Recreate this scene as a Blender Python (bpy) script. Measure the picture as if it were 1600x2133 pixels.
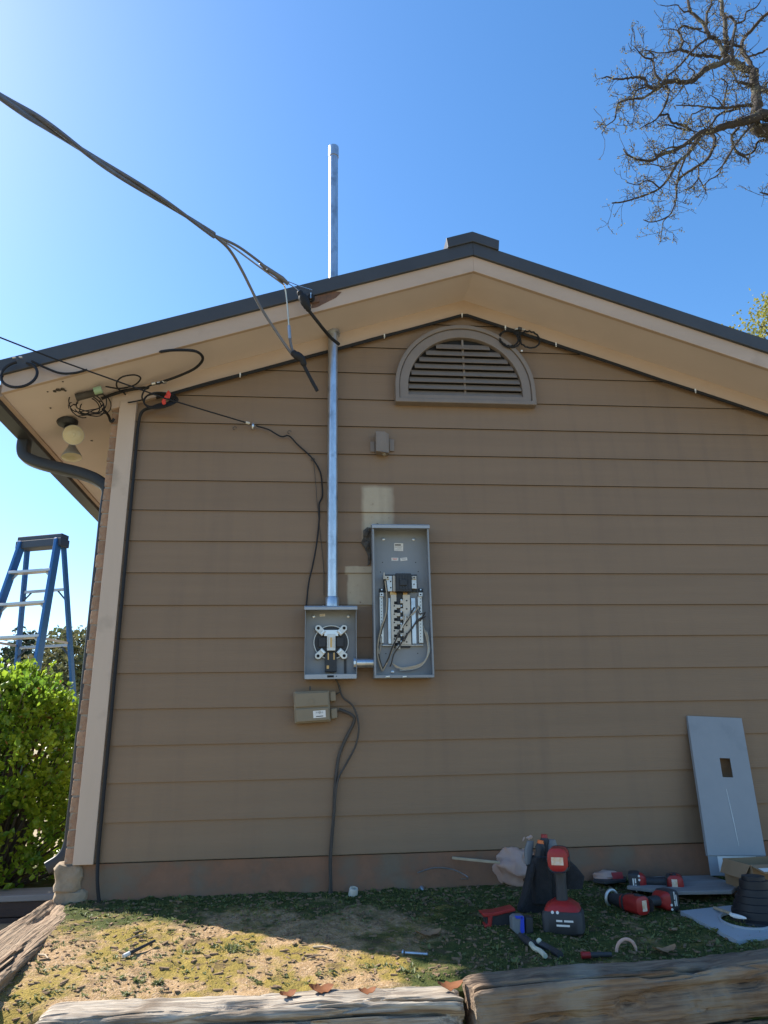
import bpy, math, random
from mathutils import Vector, Matrix, noise
R = math.radians
for o in list(bpy.data.objects): bpy.data.objects.remove(o)
scene = bpy.context.scene
col = scene.collection

# ---------------------------------------------------------------- camera, sky, sun, exposure
YAW, PITCH, ROLL = R(5.69), R(17.76), R(-1.137)
EYE = Vector((0, -3.92, .523)); FOC = 1500.0
FW = Vector((math.sin(YAW)*math.cos(PITCH), math.cos(YAW)*math.cos(PITCH), math.sin(PITCH)))
RT = Vector((math.cos(YAW), -math.sin(YAW), 0)); UP = RT.cross(FW)
RT, UP = RT*math.cos(ROLL)+UP*math.sin(ROLL), UP*math.cos(ROLL)-RT*math.sin(ROLL)
cd = bpy.data.cameras.new('camera'); cam = bpy.data.objects.new('camera', cd); col.objects.link(cam)
cam.matrix_world = Matrix((RT, UP, -FW)).transposed().to_4x4(); cam.location = EYE
cd.sensor_fit = 'HORIZONTAL'; cd.sensor_width = 36; cd.lens = FOC/1600*36
cd.clip_start = .05; cd.clip_end = 3000
scene.camera = cam

SUN_AZ, SUN_EL = R(-60), R(43)            # azimuth from +y towards +x
world = bpy.data.worlds.new('World'); scene.world = world; world.use_nodes = True
wn = world.node_tree.nodes; sky = wn.new('ShaderNodeTexSky'); sky.sky_type = 'NISHITA'
sky.sun_disc = False; sky.sun_elevation = SUN_EL; sky.sun_rotation = SUN_AZ
sky.air_density = 1.0; sky.dust_density = .5; sky.ozone_density = 1.6
hs = wn.new('ShaderNodeHueSaturation'); hs.inputs['Saturation'].default_value = 1.28
world.node_tree.links.new(sky.outputs[0], hs.inputs['Color']); world.node_tree.links.new(hs.outputs[0], wn['Background'].inputs[0]); wn['Background'].inputs[1].default_value = .11
sl = bpy.data.lights.new('sun', 'SUN'); sl.energy = 4.4; sl.angle = R(.55); sl.color = (1, .95, .86)
sun = bpy.data.objects.new('sun', sl); col.objects.link(sun)
TOSUN = Vector((math.sin(SUN_AZ)*math.cos(SUN_EL), math.cos(SUN_AZ)*math.cos(SUN_EL), math.sin(SUN_EL)))
sun.rotation_euler = TOSUN.to_track_quat('Z', 'Y').to_euler()
scene.view_settings.view_transform = 'Standard'; scene.view_settings.look = 'None'
scene.view_settings.exposure = 1.32; scene.view_settings.gamma = 1; scene.view_settings.use_curve_mapping = False

# ---------------------------------------------------------------- measuring the photograph: where a sight line meets a real plane
def ray(px, py): return FW + RT*((px-800)/FOC) - UP*((py-1066.5)/FOC)
def W(px, py, Y):                          # on the vertical plane y = Y
    d = ray(px, py); return EYE + d*((Y-EYE.y)/d.y)
def atz(px, py, Z):
    d = ray(px, py); return EYE + d*((Z-EYE.z)/d.z)
SL, AX, AZ = .342, .925, 3.2               # roof slope, ridge x, soffit height at the ridge
def zs(x): return AZ - SL*abs(x-AX)
def S(px, py, drop=0):                     # on the left soffit, lowered by drop
    d = ray(px, py); t = (AZ-drop+SL*(EYE.x-AX)-EYE.z)/(d.z-SL*d.x); return EYE + d*t
def smooth(a, b, x):
    t = min(1, max(0, (x-a)/(b-a))); return t*t*(3-2*t)
def gz(x, y):                              # height of the raised bed in front of the wall
    z = -.16 + .09*min(y, 0)
    z += .016*noise.noise((x*2.2, y*2.2, 1)) + .008*noise.noise((x*9, y*9, 3)) + .007*noise.noise((x*24, y*24, 7)) + .0042*noise.noise((x*64, y*64, 5))
    if y < -1.12:
        k = smooth(-.78, -.9, x)
        z -= (1-k)*smooth(-1.17, -1.24, y)*.5 + k*.3*(-1.12-y)
    z -= smooth(-1.12, -1.32, x)*.26
    return z
def G(px, py):
    z = -.2
    for i in range(12):
        p = atz(px, py, z); z = .5*z+.5*gz(p.x, p.y)
    return Vector((p.x, p.y, gz(p.x, p.y)))

# ---------------------------------------------------------------- materials
def lin(c): return tuple((v/12.92 if v <= .04045 else ((v+.055)/1.055)**2.4) for v in c)
MATS = {}
def M(name, c, c2=None, rough=.6, metal=0, scale=6, bump=0, bscale=60, stretch=(1, 1, 1), rnd=0, trans=0, alpha=1, detail=6, contrast=(.35, .65), spec=.4, dirt=None, dscale=3, dlim=(.5, .7)):
    m = bpy.data.materials.new(name); m.use_nodes = True; nt = m.node_tree; n = nt.nodes; L = nt.links.new
    b = n['Principled BSDF']; b.inputs['Roughness'].default_value = rough; b.inputs['Metallic'].default_value = metal
    b.inputs['Specular IOR Level'].default_value = spec; b.inputs['Alpha'].default_value = alpha
    b.inputs['Base Color'].default_value = (*c, 1)
    tc = n.new('ShaderNodeTexCoord'); mp = n.new('ShaderNodeMapping'); mp.inputs['Scale'].default_value = stretch
    L(tc.outputs['Object'], mp.inputs['Vector']); out = None
    if c2:
        t = n.new('ShaderNodeTexNoise'); t.inputs['Scale'].default_value = scale; t.inputs['Detail'].default_value = detail; t.inputs['Roughness'].default_value = .65
        L(mp.outputs[0], t.inputs['Vector'])
        r = n.new('ShaderNodeValToRGB'); r.color_ramp.elements[0].position = contrast[0]; r.color_ramp.elements[1].position = contrast[1]
        r.color_ramp.elements[0].color = (*c, 1); r.color_ramp.elements[1].color = (*c2, 1)
        L(t.outputs['Fac'], r.inputs['Fac']); out = r.outputs['Color']
    if dirt:
        t = n.new('ShaderNodeTexNoise'); t.inputs['Scale'].default_value = dscale; t.inputs['Detail'].default_value = 8
        L(tc.outputs['Object'], t.inputs['Vector'])
        r = n.new('ShaderNodeMapRange'); r.inputs[1].default_value = dlim[0]; r.inputs[2].default_value = dlim[1]; L(t.outputs['Fac'], r.inputs[0])
        x = n.new('ShaderNodeMix'); x.data_type = 'RGBA'; L(r.outputs[0], x.inputs[0])
        if out: L(out, x.inputs[6])
        else: x.inputs[6].default_value = (*c, 1)
        x.inputs[7].default_value = (*dirt, 1); out = x.outputs[2]
    if rnd:
        oi = n.new('ShaderNodeObjectInfo'); h = n.new('ShaderNodeHueSaturation'); mr = n.new('ShaderNodeMapRange')
        mr.inputs[3].default_value = 1-rnd; mr.inputs[4].default_value = 1+rnd; L(oi.outputs['Random'], mr.inputs[0]); L(mr.outputs[0], h.inputs['Value'])
        if out: L(out, h.inputs['Color'])
        else: h.inputs['Color'].default_value = (*c, 1)
        out = h.outputs[0]
    if out: L(out, b.inputs['Base Color'])
    if bump:
        t = n.new('ShaderNodeTexNoise'); t.inputs['Scale'].default_value = bscale; t.inputs['Detail'].default_value = 5
        L(mp.outputs[0], t.inputs['Vector']); bp = n.new('ShaderNodeBump'); bp.inputs['Strength'].default_value = bump; bp.inputs['Distance'].default_value = .01
        L(t.outputs['Fac'], bp.inputs['Height']); L(bp.outputs[0], b.inputs['Normal'])
    if trans:
        tr = n.new('ShaderNodeBsdfTranslucent'); ms = n.new('ShaderNodeMixShader'); ms.inputs[0].default_value = trans
        if out: L(out, tr.inputs[0])
        else: tr.inputs[0].default_value = (*c, 1)
        L(b.outputs[0], ms.inputs[1]); L(tr.outputs[0], ms.inputs[2]); L(ms.outputs[0], n['Material Output'].inputs[0])
    MATS[name] = m; return m

# ---------------------------------------------------------------- mesh building
ORG = {}
class MB:
    def __init__(s): s.v = []; s.f = []
    def add(s, vs, fs):
        k = len(s.v); s.v += [Vector(p) for p in vs]; s.f += [tuple(i+k for i in f) for f in fs]; return s
    def box(s, x0, x1, y0, y1, z0, z1):
        return s.add([(x0,y0,z0),(x1,y0,z0),(x1,y1,z0),(x0,y1,z0),(x0,y0,z1),(x1,y0,z1),(x1,y1,z1),(x0,y1,z1)],
                     [(0,3,2,1),(4,5,6,7),(0,1,5,4),(1,2,6,5),(2,3,7,6),(3,0,4,7)])
    def obox(s, c, u, v, w):               # oriented box: centre and three half-axes
        c, u, v, w = map(Vector, (c, u, v, w))
        return s.add([c+a*u+b*v+d*w for d in (-1, 1) for a, b in ((-1,-1),(1,-1),(1,1),(-1,1))],
                     [(0,3,2,1),(4,5,6,7),(0,1,5,4),(1,2,6,5),(2,3,7,6),(3,0,4,7)])
    def bar(s, a, b, w, h, side=(0, 1, 0)):   # straight bar from a to b, w across `side`-normal, h along side
        a, b = Vector(a), Vector(b); d = b-a; n = Vector(side); n = (n-d*(n.dot(d)/d.dot(d))).normalized(); u = d.cross(n).normalized()
        return s.obox((a+b)/2, d/2, u*(w/2), n*(h/2))
    def prism(s, poly, vec):
        vec = Vector(vec); n = len(poly); p = [Vector(q) for q in poly]
        return s.add(p+[q+vec for q in p], [tuple(range(n))[::-1], tuple(range(n, 2*n))]+[(i, (i+1) % n, n+(i+1) % n, n+i) for i in range(n)])
    def ring(s, outer, inner, vec):        # two matching closed loops extruded into a frame
        vec = Vector(vec); n = len(outer); o = [Vector(q) for q in outer]; i_ = [Vector(q) for q in inner]
        fs = []
        for i in range(n):
            j = (i+1) % n
            fs += [(i, j, n+j, n+i), (2*n+i, 3*n+i, 3*n+j, 2*n+j), (i, 2*n+i, 2*n+j, j), (n+i, n+j, 3*n+j, 3*n+i)]
        return s.add(o+i_+[q+vec for q in o]+[q+vec for q in i_], fs)
    def tube(s, pts, r, n=8, caps=True):
        pts = [Vector(p) for p in pts]; m = len(pts); rr = r if isinstance(r, (list, tuple)) else [r]*m
        t = [(pts[min(i+1, m-1)]-pts[max(i-1, 0)]).normalized() for i in range(m)]
        a = Vector((0, 0, 1)) if abs(t[0].z) < .9 else Vector((1, 0, 0)); a = (a-t[0]*a.dot(t[0])).normalized(); vs = []
        for i in range(m):
            a = (a-t[i]*a.dot(t[i])).normalized(); b = t[i].cross(a)
            vs += [pts[i]+(a*math.cos(2*math.pi*k/n)+b*math.sin(2*math.pi*k/n))*rr[i] for k in range(n)]
        fs = [(i*n+k, i*n+(k+1) % n, (i+1)*n+(k+1) % n, (i+1)*n+k) for i in range(m-1) for k in range(n)]
        if caps: fs += [tuple(range(n))[::-1], tuple(range((m-1)*n, m*n))]
        return s.add(vs, fs)
    def cyl(s, a, b, r, r2=None, n=16): return s.tube([a, b], [r, r if r2 is None else r2], n)
    def lathe(s, prof, o, ax=(0, 0, 1), n=24):   # profile of (radius, height) along ax
        o = Vector(o); ax = Vector(ax).normalized(); a = ax.orthogonal().normalized(); b = ax.cross(a); m = len(prof)
        vs = [o+ax*h+(a*math.cos(2*math.pi*k/n)+b*math.sin(2*math.pi*k/n))*r for r, h in prof for k in range(n)]
        return s.add(vs, [(i*n+k, i*n+(k+1) % n, (i+1)*n+(k+1) % n, (i+1)*n+k) for i in range(m-1) for k in range(n)]+[tuple(range(n))[::-1], tuple(range((m-1)*n, m*n))])
    def loft(s, secs, n=20, p=3.5):        # superellipse sections: (centre, u half-axis, v half-axis)
        vs = []
        for c, u, v in secs:
            c, u, v = map(Vector, (c, u, v))
            for k in range(n):
                t = 2*math.pi*k/n; cx, sy = math.cos(t), math.sin(t)
                vs.append(c+u*math.copysign(abs(cx)**(2/p), cx)+v*math.copysign(abs(sy)**(2/p), sy))
        m = len(secs)
        return s.add(vs, [(i*n+k, i*n+(k+1) % n, (i+1)*n+(k+1) % n, (i+1)*n+k) for i in range(m-1) for k in range(n)]+[tuple(range(n))[::-1], tuple(range((m-1)*n, m*n))])
    def blob(s, c, r, nu=14, nv=9, amp=.2, fr=2., seed=0):
        c = Vector(c); r = Vector(r) if not isinstance(r, (int, float)) else Vector((r, r, r)); vs = []
        for j in range(nv+1):
            th = math.pi*j/nv
            for i in range(nu):
                ph = 2*math.pi*i/nu; d = Vector((math.sin(th)*math.cos(ph), math.sin(th)*math.sin(ph), math.cos(th)))
                k = 1+amp*noise.noise(d*fr+Vector((seed*7.1, seed*3.3, 0))); vs.append(c+Vector((d.x*r.x, d.y*r.y, d.z*r.z))*k)
        return s.add(vs, [(j*nu+i, (j+1)*nu+i, (j+1)*nu+(i+1) % nu, j*nu+(i+1) % nu) for j in range(nv) for i in range(nu)])
    def mesh(s, name, mat, org=(0, 0, 0), smooth=False):
        me = bpy.data.meshes.new(name); o = Vector(org); me.from_pydata([tuple(p-o) for p in s.v], [], s.f)
        me.materials.append(MATS[mat] if isinstance(mat, str) else mat); me.update()
        import bmesh
        bm = bmesh.new(); bm.from_mesh(me); bmesh.ops.recalc_face_normals(bm, faces=bm.faces); bm.to_mesh(me); bm.free()
        if smooth: me.shade_smooth(); me.set_sharp_from_angle(angle=R(40))
        return me
    def build(s, name, mat, parent=None, smooth=False, bevel=0, org=None):
        o0 = ORG[parent.name] if parent else Vector(org or (0, 0, 0))
        ob = bpy.data.objects.new(name, s.mesh(name, mat, o0, smooth)); col.objects.link(ob)
        if parent: ob.parent = parent
        else: ob.location = o0
        ORG[ob.name] = o0
        if bevel:
            md = ob.modifiers.new('bevel', 'BEVEL'); md.width = bevel; md.segments = 2; md.limit_method = 'ANGLE'; md.angle_limit = R(35)
        return ob
def tag(o, label=None, cat=None, group=None, kind=None):
    for k, v in (('label', label), ('category', cat), ('group', group), ('kind', kind)):
        if v: o[k] = v
    return o
def thing(name, label, cat, loc=(0, 0, 0), rot=None, group=None):
    o = bpy.data.objects.new(name, None); col.objects.link(o); o.location = loc; o.empty_display_size = .1
    ORG[o.name] = Vector(loc)
    if rot: o.rotation_euler = rot; ORG[o.name] = Vector((0, 0, 0))   # parts of a turned thing are drawn in its own axes
    return tag(o, label, cat, group)
def spline(pts, k=6):                      # Catmull-Rom through points
    p = [Vector(q) for q in pts]; p = [p[0]*2-p[1]]+p+[p[-1]*2-p[-2]]; out = []
    for i in range(1, len(p)-2):
        for j in range(k):
            t = j/k; a, b, c, d = p[i-1:i+3]
            out.append(.5*((2*b)+(c-a)*t+(2*a-5*b+4*c-d)*t*t+(3*b-a-3*c+d)*t**3))
    return out+[p[-2]]
def loop(c, r, u, v, n=28, turns=1, a0=0, grow=0):
    c, u, v = map(Vector, (c, u, v)); m = int(n*turns)
    return [c+(u*math.cos(a0+2*math.pi*i/n)+v*math.sin(a0+2*math.pi*i/n))*(r+grow*i/n) for i in range(m+1)]

# ================================================================ materials of the house
TAUPE, TAUPE2 = (.228, .150, .091), (.208, .137, .083)
def siding_material():
    m = M('painted_siding', TAUPE, TAUPE2, rough=.62, scale=2.2, bump=.12, bscale=40, stretch=(.25, 1, 5), rnd=.035)
    nt = m.node_tree; n = nt.nodes; L = nt.links.new; b = n['Principled BSDF']
    src = b.inputs['Base Color'].links[0].from_socket
    tc = n.new('ShaderNodeTexCoord'); ns = n.new('ShaderNodeTexNoise'); ns.inputs['Scale'].default_value = 14; L(tc.outputs['Object'], ns.inputs['Vector'])
    sub = n.new('ShaderNodeVectorMath'); sub.operation = 'MULTIPLY_ADD'; L(ns.outputs['Color'], sub.inputs[0]); sub.inputs[1].default_value = (.018, 0, .018); sub.inputs[2].default_value = (-.009, 0, -.009)
    ad = n.new('ShaderNodeVectorMath'); L(tc.outputs['Object'], ad.inputs[0]); L(sub.outputs[0], ad.inputs[1])
    sp = n.new('ShaderNodeSeparateXYZ'); L(ad.outputs[0], sp.inputs[0])
    def ramp(sock, a, b_):
        r = n.new('ShaderNodeMapRange'); r.inputs[1].default_value = a; r.inputs[2].default_value = b_; L(sock, r.inputs[0]); return r.outputs[0]
    def mul(a, b_):
        x = n.new('ShaderNodeMath'); x.operation = 'MULTIPLY'; L(a, x.inputs[0]); L(b_, x.inputs[1]); return x.outputs[0]
    def patch(x0, x1, z0, z1, e=.006, ex=.006):
        x0 -= AX; x1 -= AX; z0 += .16; z1 += .16
        return mul(mul(ramp(sp.outputs[0], x0-ex, x0+ex), ramp(sp.outputs[0], x1+ex, x1-ex)), mul(ramp(sp.outputs[2], z0-e, z0+e), ramp(sp.outputs[2], z1+e, z1-e)))
    # bare patches of the older cream coat where a bigger meter and its pipe hung
    a, c = W(756, 1095, 0), W(817, 1015, 0); p1 = patch(a.x, c.x, a.z-.1, c.z, .012, .012)
    a, c = W(724, 1262, 0), W(800, 1192, 0); p2 = patch(a.x, c.x, a.z, c.z)
    a, c = W(719, 1196, 0), W(790, 1181, 0); p3 = patch(a.x, c.x, a.z, c.z, .003)
    mx = n.new('ShaderNodeMath'); mx.operation = 'MAXIMUM'; L(p1, mx.inputs[0]); L(p2, mx.inputs[1])
    m2 = n.new('ShaderNodeMath'); m2.operation = 'MAXIMUM'; L(mx.outputs[0], m2.inputs[0]); L(p3, m2.inputs[1])
    n2 = n.new('ShaderNodeTexNoise'); n2.inputs['Scale'].default_value = 38; n2.inputs['Detail'].default_value = 6; L(tc.outputs['Object'], n2.inputs['Vector'])
    sc = ramp(n2.outputs['Fac'], .78, .68); k = mul(m2.outputs[0], sc)
    cr = n.new('ShaderNodeMix'); cr.data_type = 'RGBA'; L(n2.outputs['Fac'], cr.inputs[0]); cr.inputs[6].default_value = (.44, .36, .25, 1); cr.inputs[7].default_value = (.38, .31, .215, 1)
    mix = n.new('ShaderNodeMix'); mix.data_type = 'RGBA'; L(k, mix.inputs[0]); L(src, mix.inputs[6]); L(cr.outputs[2], mix.inputs[7])
    # dust splashed up by rain on the lowest courses
    n3 = n.new('ShaderNodeTexNoise'); n3.inputs['Scale'].default_value = 5; n3.inputs['Detail'].default_value = 8; L(tc.outputs['Object'], n3.inputs['Vector'])
    d = mul(ramp(n3.outputs['Fac'], .42, .72), ramp(sp.outputs[2], .71, .16))
    dm = n.new('ShaderNodeMath'); dm.operation = 'MULTIPLY'; dm.inputs[1].default_value = .35; L(d, dm.inputs[0])
    mx2 = n.new('ShaderNodeMix'); mx2.data_type = 'RGBA'; L(dm.outputs[0], mx2.inputs[0]); L(mix.outputs[2], mx2.inputs[6]); mx2.inputs[7].default_value = (.21, .15, .095, 1)
    mp2 = n.new('ShaderNodeMapping'); mp2.inputs['Scale'].default_value = (7, 1, .55); L(tc.outputs['Object'], mp2.inputs['Vector'])
    n4 = n.new('ShaderNodeTexNoise'); n4.inputs['Scale'].default_value = 1.6; n4.inputs['Detail'].default_value = 7; n4.inputs['Roughness'].default_value = .6; L(mp2.outputs[0], n4.inputs['Vector'])
    n5 = n.new('ShaderNodeTexNoise'); n5.inputs['Scale'].default_value = 1.1; n5.inputs['Detail'].default_value = 3; L(tc.outputs['Object'], n5.inputs['Vector'])
    st = n.new('ShaderNodeMath'); st.operation = 'MULTIPLY'; st.inputs[1].default_value = .34; L(mul(ramp(n4.outputs['Fac'], .48, .74), ramp(n5.outputs['Fac'], .3, .7)), st.inputs[0])
    mx3 = n.new('ShaderNodeMix'); mx3.data_type = 'RGBA'; L(st.outputs[0], mx3.inputs[0]); L(mx2.outputs[2], mx3.inputs[6]); mx3.inputs[7].default_value = (.115, .08, .062, 1)
    L(mx3.outputs[2], b.inputs['Base Color'])
siding_material()
M('lap_shade', (.012, .0095, .008), (.008, .0065, .006), rough=.95, scale=8)  # near-black colour standing in for the shadow line under each lap
M('painted_trim', (.52, .40, .31), (.475, .365, .28), rough=.6, scale=3, bump=.08, bscale=30, stretch=(1, 1, .2), dirt=(.25, .2, .15), dscale=4, dlim=(.58, .8))
M('fascia_paint', (.47, .35, .265), (.42, .31, .23), rough=.6, scale=4, bump=.1, bscale=30, stretch=(.3, 1, 1), dirt=(.25, .185, .14), dscale=3.2, dlim=(.6, .8))
M('soffit_paint', (.63, .54, .50), (.59, .505, .465), rough=.7, scale=2, bump=.04, bscale=50)
M('frieze_paint', (.50, .38, .29), (.47, .355, .27), rough=.65, scale=3, bump=.05)
M('vent_paint', (.215, .175, .145), (.19, .155, .13), rough=.55, scale=9, bump=.05)
M('dark_metal', (.052, .054, .06), (.043, .045, .05), rough=.5, scale=5, spec=.4)
M('gutter_metal', (.03, .032, .037), (.025, .027, .031), rough=.45, scale=5)
M('roof_metal', (.06, .065, .075), rough=.4)
M('brick', (.33, .205, .13), (.25, .14, .09), rough=.9, scale=18, bump=.5, bscale=60, rnd=.22, dirt=(.35, .28, .21), dscale=14, dlim=(.45, .62))
M('mortar', (.33, .29, .24), (.25, .21, .17), rough=.95, scale=30, bump=.4)
M('foundation', (.25, .13, .078), (.18, .105, .068), rough=.95, scale=5, bump=.5, bscale=25, dirt=(.18, .135, .095), dscale=5, dlim=(.5, .66))
M('stone', (.34, .27, .19), (.26, .19, .125), rough=.95, scale=9, bump=.6, bscale=30, dirt=(.17, .13, .09), dscale=7, dlim=(.5, .62))
M('black', (.012, .012, .013), rough=.9)
M('cable_black', (.016, .016, .018), rough=.65, spec=.3)
M('white_clip', (.7, .7, .68), rough=.5)

# ================================================================ ground
def ground_material(name, k=1.0):
    m = bpy.data.materials.new(name); m.use_nodes = True; nt = m.node_tree; n = nt.nodes; L = nt.links.new; b = n['Principled BSDF']; b.inputs['Roughness'].default_value = .95; b.inputs['Specular IOR Level'].default_value = .15
    tc = n.new('ShaderNodeTexCoord')
    def nz(s, d=8, r=.6):
        t = n.new('ShaderNodeTexNoise'); t.inputs['Scale'].default_value = s; t.inputs['Detail'].default_value = d; t.inputs['Roughness'].default_value = r; L(tc.outputs['Object'], t.inputs['Vector']); return t.outputs['Fac']
    def rp(f, a, b_):
        r = n.new('ShaderNodeMapRange'); r.inputs[1].default_value = a; r.inputs[2].default_value = b_; L(f, r.inputs[0]); return r.outputs[0]
    def mx(f, a, b_):
        x = n.new('ShaderNodeMix'); x.data_type = 'RGBA'; L(f, x.inputs[0])
        for i, q in ((6, a), (7, b_)):
            if isinstance(q, tuple): x.inputs[i].default_value = (*q, 1)
            else: L(q, x.inputs[i])
        return x.outputs[2]
    soil = mx(rp(nz(28), .35, .65), (.40*k, .265*k, .14*k), (.27*k, .17*k, .085*k))
    soil = mx(rp(nz(90, 4), .5, .75), soil, (.50*k, .37*k, .25*k))
    moss = mx(rp(nz(60), .3, .7), (.31*k, .22*k, .055*k), (.20*k, .155*k, .04*k))
    c = mx(rp(nz(3.6, 9, .68), .47, .56), soil, moss)
    c = mx(rp(nz(7.5, 8), .60, .72), c, (.13*k, .085*k, .05*k))
    sx = n.new('ShaderNodeSeparateXYZ'); L(tc.outputs['Object'], sx.inputs[0])
    def mth(op, a, b_):
        x = n.new('ShaderNodeMath'); x.operation = op
        for i, q in ((0, a), (1, b_)):
            if isinstance(q, (int, float)): x.inputs[i].default_value = q
            else: L(q, x.inputs[i])
        return x.outputs[0]
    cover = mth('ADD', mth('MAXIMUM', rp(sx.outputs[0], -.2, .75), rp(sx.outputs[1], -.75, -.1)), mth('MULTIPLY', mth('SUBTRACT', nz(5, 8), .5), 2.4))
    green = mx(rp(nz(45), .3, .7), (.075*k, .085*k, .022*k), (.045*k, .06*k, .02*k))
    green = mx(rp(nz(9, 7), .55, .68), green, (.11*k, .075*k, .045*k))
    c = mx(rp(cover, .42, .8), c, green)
    L(c, b.inputs['Base Color'])
    bp = n.new('ShaderNodeBump'); bp.inputs['Strength'].default_value = .8; bp.inputs['Distance'].default_value = .012; L(nz(110, 5), bp.inputs['Height']); L(bp.outputs[0], b.inputs['Normal'])
    MATS[name] = m
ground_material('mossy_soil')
M('far_ground', (.20, .17, .08), (.33, .25, .15), rough=1, scale=.6, bump=.3, bscale=12)

def grid(name, xs, ys, fz, mat):
    b = MB(); nx = len(xs)
    b.add([(x, y, fz(x, y)) for y in ys for x in xs], [(j*nx+i, j*nx+i+1, (j+1)*nx+i+1, (j+1)*nx+i) for j in range(len(ys)-1) for i in range(nx-1)])
    return tag(b.build(name, mat, smooth=True), kind='structure')
fr = lambda a, b, n: [a+(b-a)*i/n for i in range(n+1)]
def lowz(x, y):
    z = -.42 + .02*noise.noise((x*1.5, y*1.5, 9))
    return z - smooth(-1.15, -1.9, y)*.72 if x > -1.5 else z - smooth(-1.1, -4.5, y)*.72
xs = [-900, -200, -60, -20, -10, -7, -5] + fr(-4, 5, 90) + [6, 8, 12, 20, 60, 200, 900]
ys = [-900, -200, -60, -20, -10, -7, -5] + fr(-4, 3, 70) + [4, 6, 10, 20, 60, 200, 900]
grid('ground', xs, ys, lambda x, y: lowz(x, y) - (.25 if -1.25 < x < 3.6 and -1.3 < y < 9 else 0), 'far_ground')
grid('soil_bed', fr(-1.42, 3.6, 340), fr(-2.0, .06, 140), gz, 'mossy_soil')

# ================================================================ house
HL, HR = -1.177, 3.027                     # outer corners
house = thing('house', 'tan clapboard gable end of a low house with dark metal roof trim', 'house', (AX, 0, -.16))
b = MB(); b.prism([(HL+.06, .02, -.2), (HR, .02, -.2), (HR, .02, zs(HR)-.005), (AX, .02, AZ-.005), (HL+.06, .02, zs(HL+.06)-.005)], (0, 7.6, 0)); b.build('wall_core', 'mortar', house)
# siding: each course a wedge-shaped board cut to the gable
EXP = .178
def clip(poly, f):
    out = []
    for i in range(len(poly)):
        p, q = poly[i], poly[(i+1) % len(poly)]; a, c = f(p), f(q)
        if a <= 0: out.append(p)
        if a*c < 0: t = a/(a-c); out.append((p[0]+(q[0]-p[0])*t, p[1]+(q[1]-p[1])*t))
    return out
for k in range(18):
    z0, z1 = k*EXP, (k+1)*EXP+.016
    rng = random.Random(k); dz = rng.uniform(-.0015, .0015)
    poly = [(-1.05, z0+dz), (HR-.06, z0+rng.uniform(-.0015, .0015)), (HR-.06, z1), (-1.05, z1)]
    for f in (lambda p: p[1]-(AZ-.06-SL*(p[0]-AX)), lambda p: p[1]-(AZ-.06+SL*(p[0]-AX))): poly = clip(poly, f)
    if len(poly) < 3: continue
    yb = lambda z: -.0125+.0100*(z-z0)/(z1-z0)
    fr_ = [Vector((x, yb(z), z)) for x, z in poly]; m = len(poly)
    b = MB(); b.add(fr_+[p+Vector((0, .009, 0)) for p in fr_], [tuple(range(m)), tuple(range(2*m-1, m-1, -1))]+[(i, (i+1) % m, m+(i+1) % m, m+i) for i in range(m)])
    o = b.build('siding_board', 'painted_siding', house); o.data.materials.append(MATS['lap_shade'])
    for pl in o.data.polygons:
        if pl.normal.z < -.9 and pl.center.z < z0+.16+.01: pl.material_index = 1  # board underside takes the painted lap shadow
b = MB(); b.box(-1.132, -1.037, -.034, .01, -.004, 2.43); b.build('corner_trim', 'painted_trim', house, bevel=.003)
b = MB(); b.box(HR-.1, HR, -.034, .01, -.004, 2.43); b.build('corner_trim', 'painted_trim', house, bevel=.003)
for s, name in ((-1, 'frieze_board'), (1, 'frieze_board')):
    xe = HL if s < 0 else HR
    b = MB(); b.prism([(AX, -.028, AZ-.10), (xe, -.028, zs(xe)-.10), (xe, -.028, zs(xe)+.01), (AX, -.028, AZ+.01)], (0, .04, 0)); b.build(name, 'frieze_paint', house)
    xo = -1.655 if s < 0 else 2*AX+1.655
    zo = zs(xo)
    b = MB(); b.prism([(AX, -.31, AZ), (xo, -.31, zo), (xo, -.31, zo+.012), (AX, -.31, AZ+.012)], (0, 8.3, 0)); b.build('soffit', 'soffit_paint', house)
    b = MB(); b.prism([(AX, -.335, AZ-.006), (xo-s*.0, -.335, zo-.006), (xo, -.335, zo+.115), (AX, -.335, AZ+.115)], (0, .024, 0)); b.build('rake_fascia', 'fascia_paint', house, bevel=.002)
    b = MB(); b.prism([(xo, -.31, zo-.012), (xo+s*.02, -.31, zo-.012-SL*.02), (xo+s*.02, -.31, zo+.1), (xo, -.31, zo+.1)], (0, 8.3, 0)); b.build('eave_fascia', 'fascia_paint', house)
    xr = xo+s*.055; zr = zs(xr)
    b = MB(); b.prism([(AX, -.352, AZ+.098), (xr, -.352, zr+.098), (xr, -.352, zr+.19), (AX, -.352, AZ+.19)], (0, .03, 0)); b.build('rake_trim', 'dark_metal', house, bevel=.003)
    b = MB(); b.prism([(AX, -.318, AZ+.13), (xr, -.318, zr+.13), (xr, -.318, zr+.186), (AX, -.318, AZ+.186)], (0, 8.3, 0)); b.build('roof', 'roof_metal', house)
    # gutter: an open trough with a stepped front
    x0 = xo+s*.021; pr = [(0, 0), (.085, 0), (.095, .03), (.115, .055), (.12, .105), (.112, .105), (.107, .06), (.087, .034), (.08, .006), (.006, .006), (.006, .1), (0, .1)]
    gzb = zo-.045
    b = MB(); b.prism([(x0+s*u, -.345, gzb+h) for u, h in pr], (0, 8.3, 0)); gut = b.build('gutter', 'gutter_metal', house, bevel=.002)
    b = MB(); b.prism([(x0+s*u, -.352, gzb+h) for u, h in pr[:5]+[(0, .105)]], (0, .005, 0)); b.build('end_cap', 'gutter_metal', gut)
b = MB(); apx = [(-.16, .17), (-.16, .205), (0, .262), (.16, .205), (.16, .17), (0, .22)]
rc = [(AX+u, -.362, AZ+h-(.0)) for u, h in apx]
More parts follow.
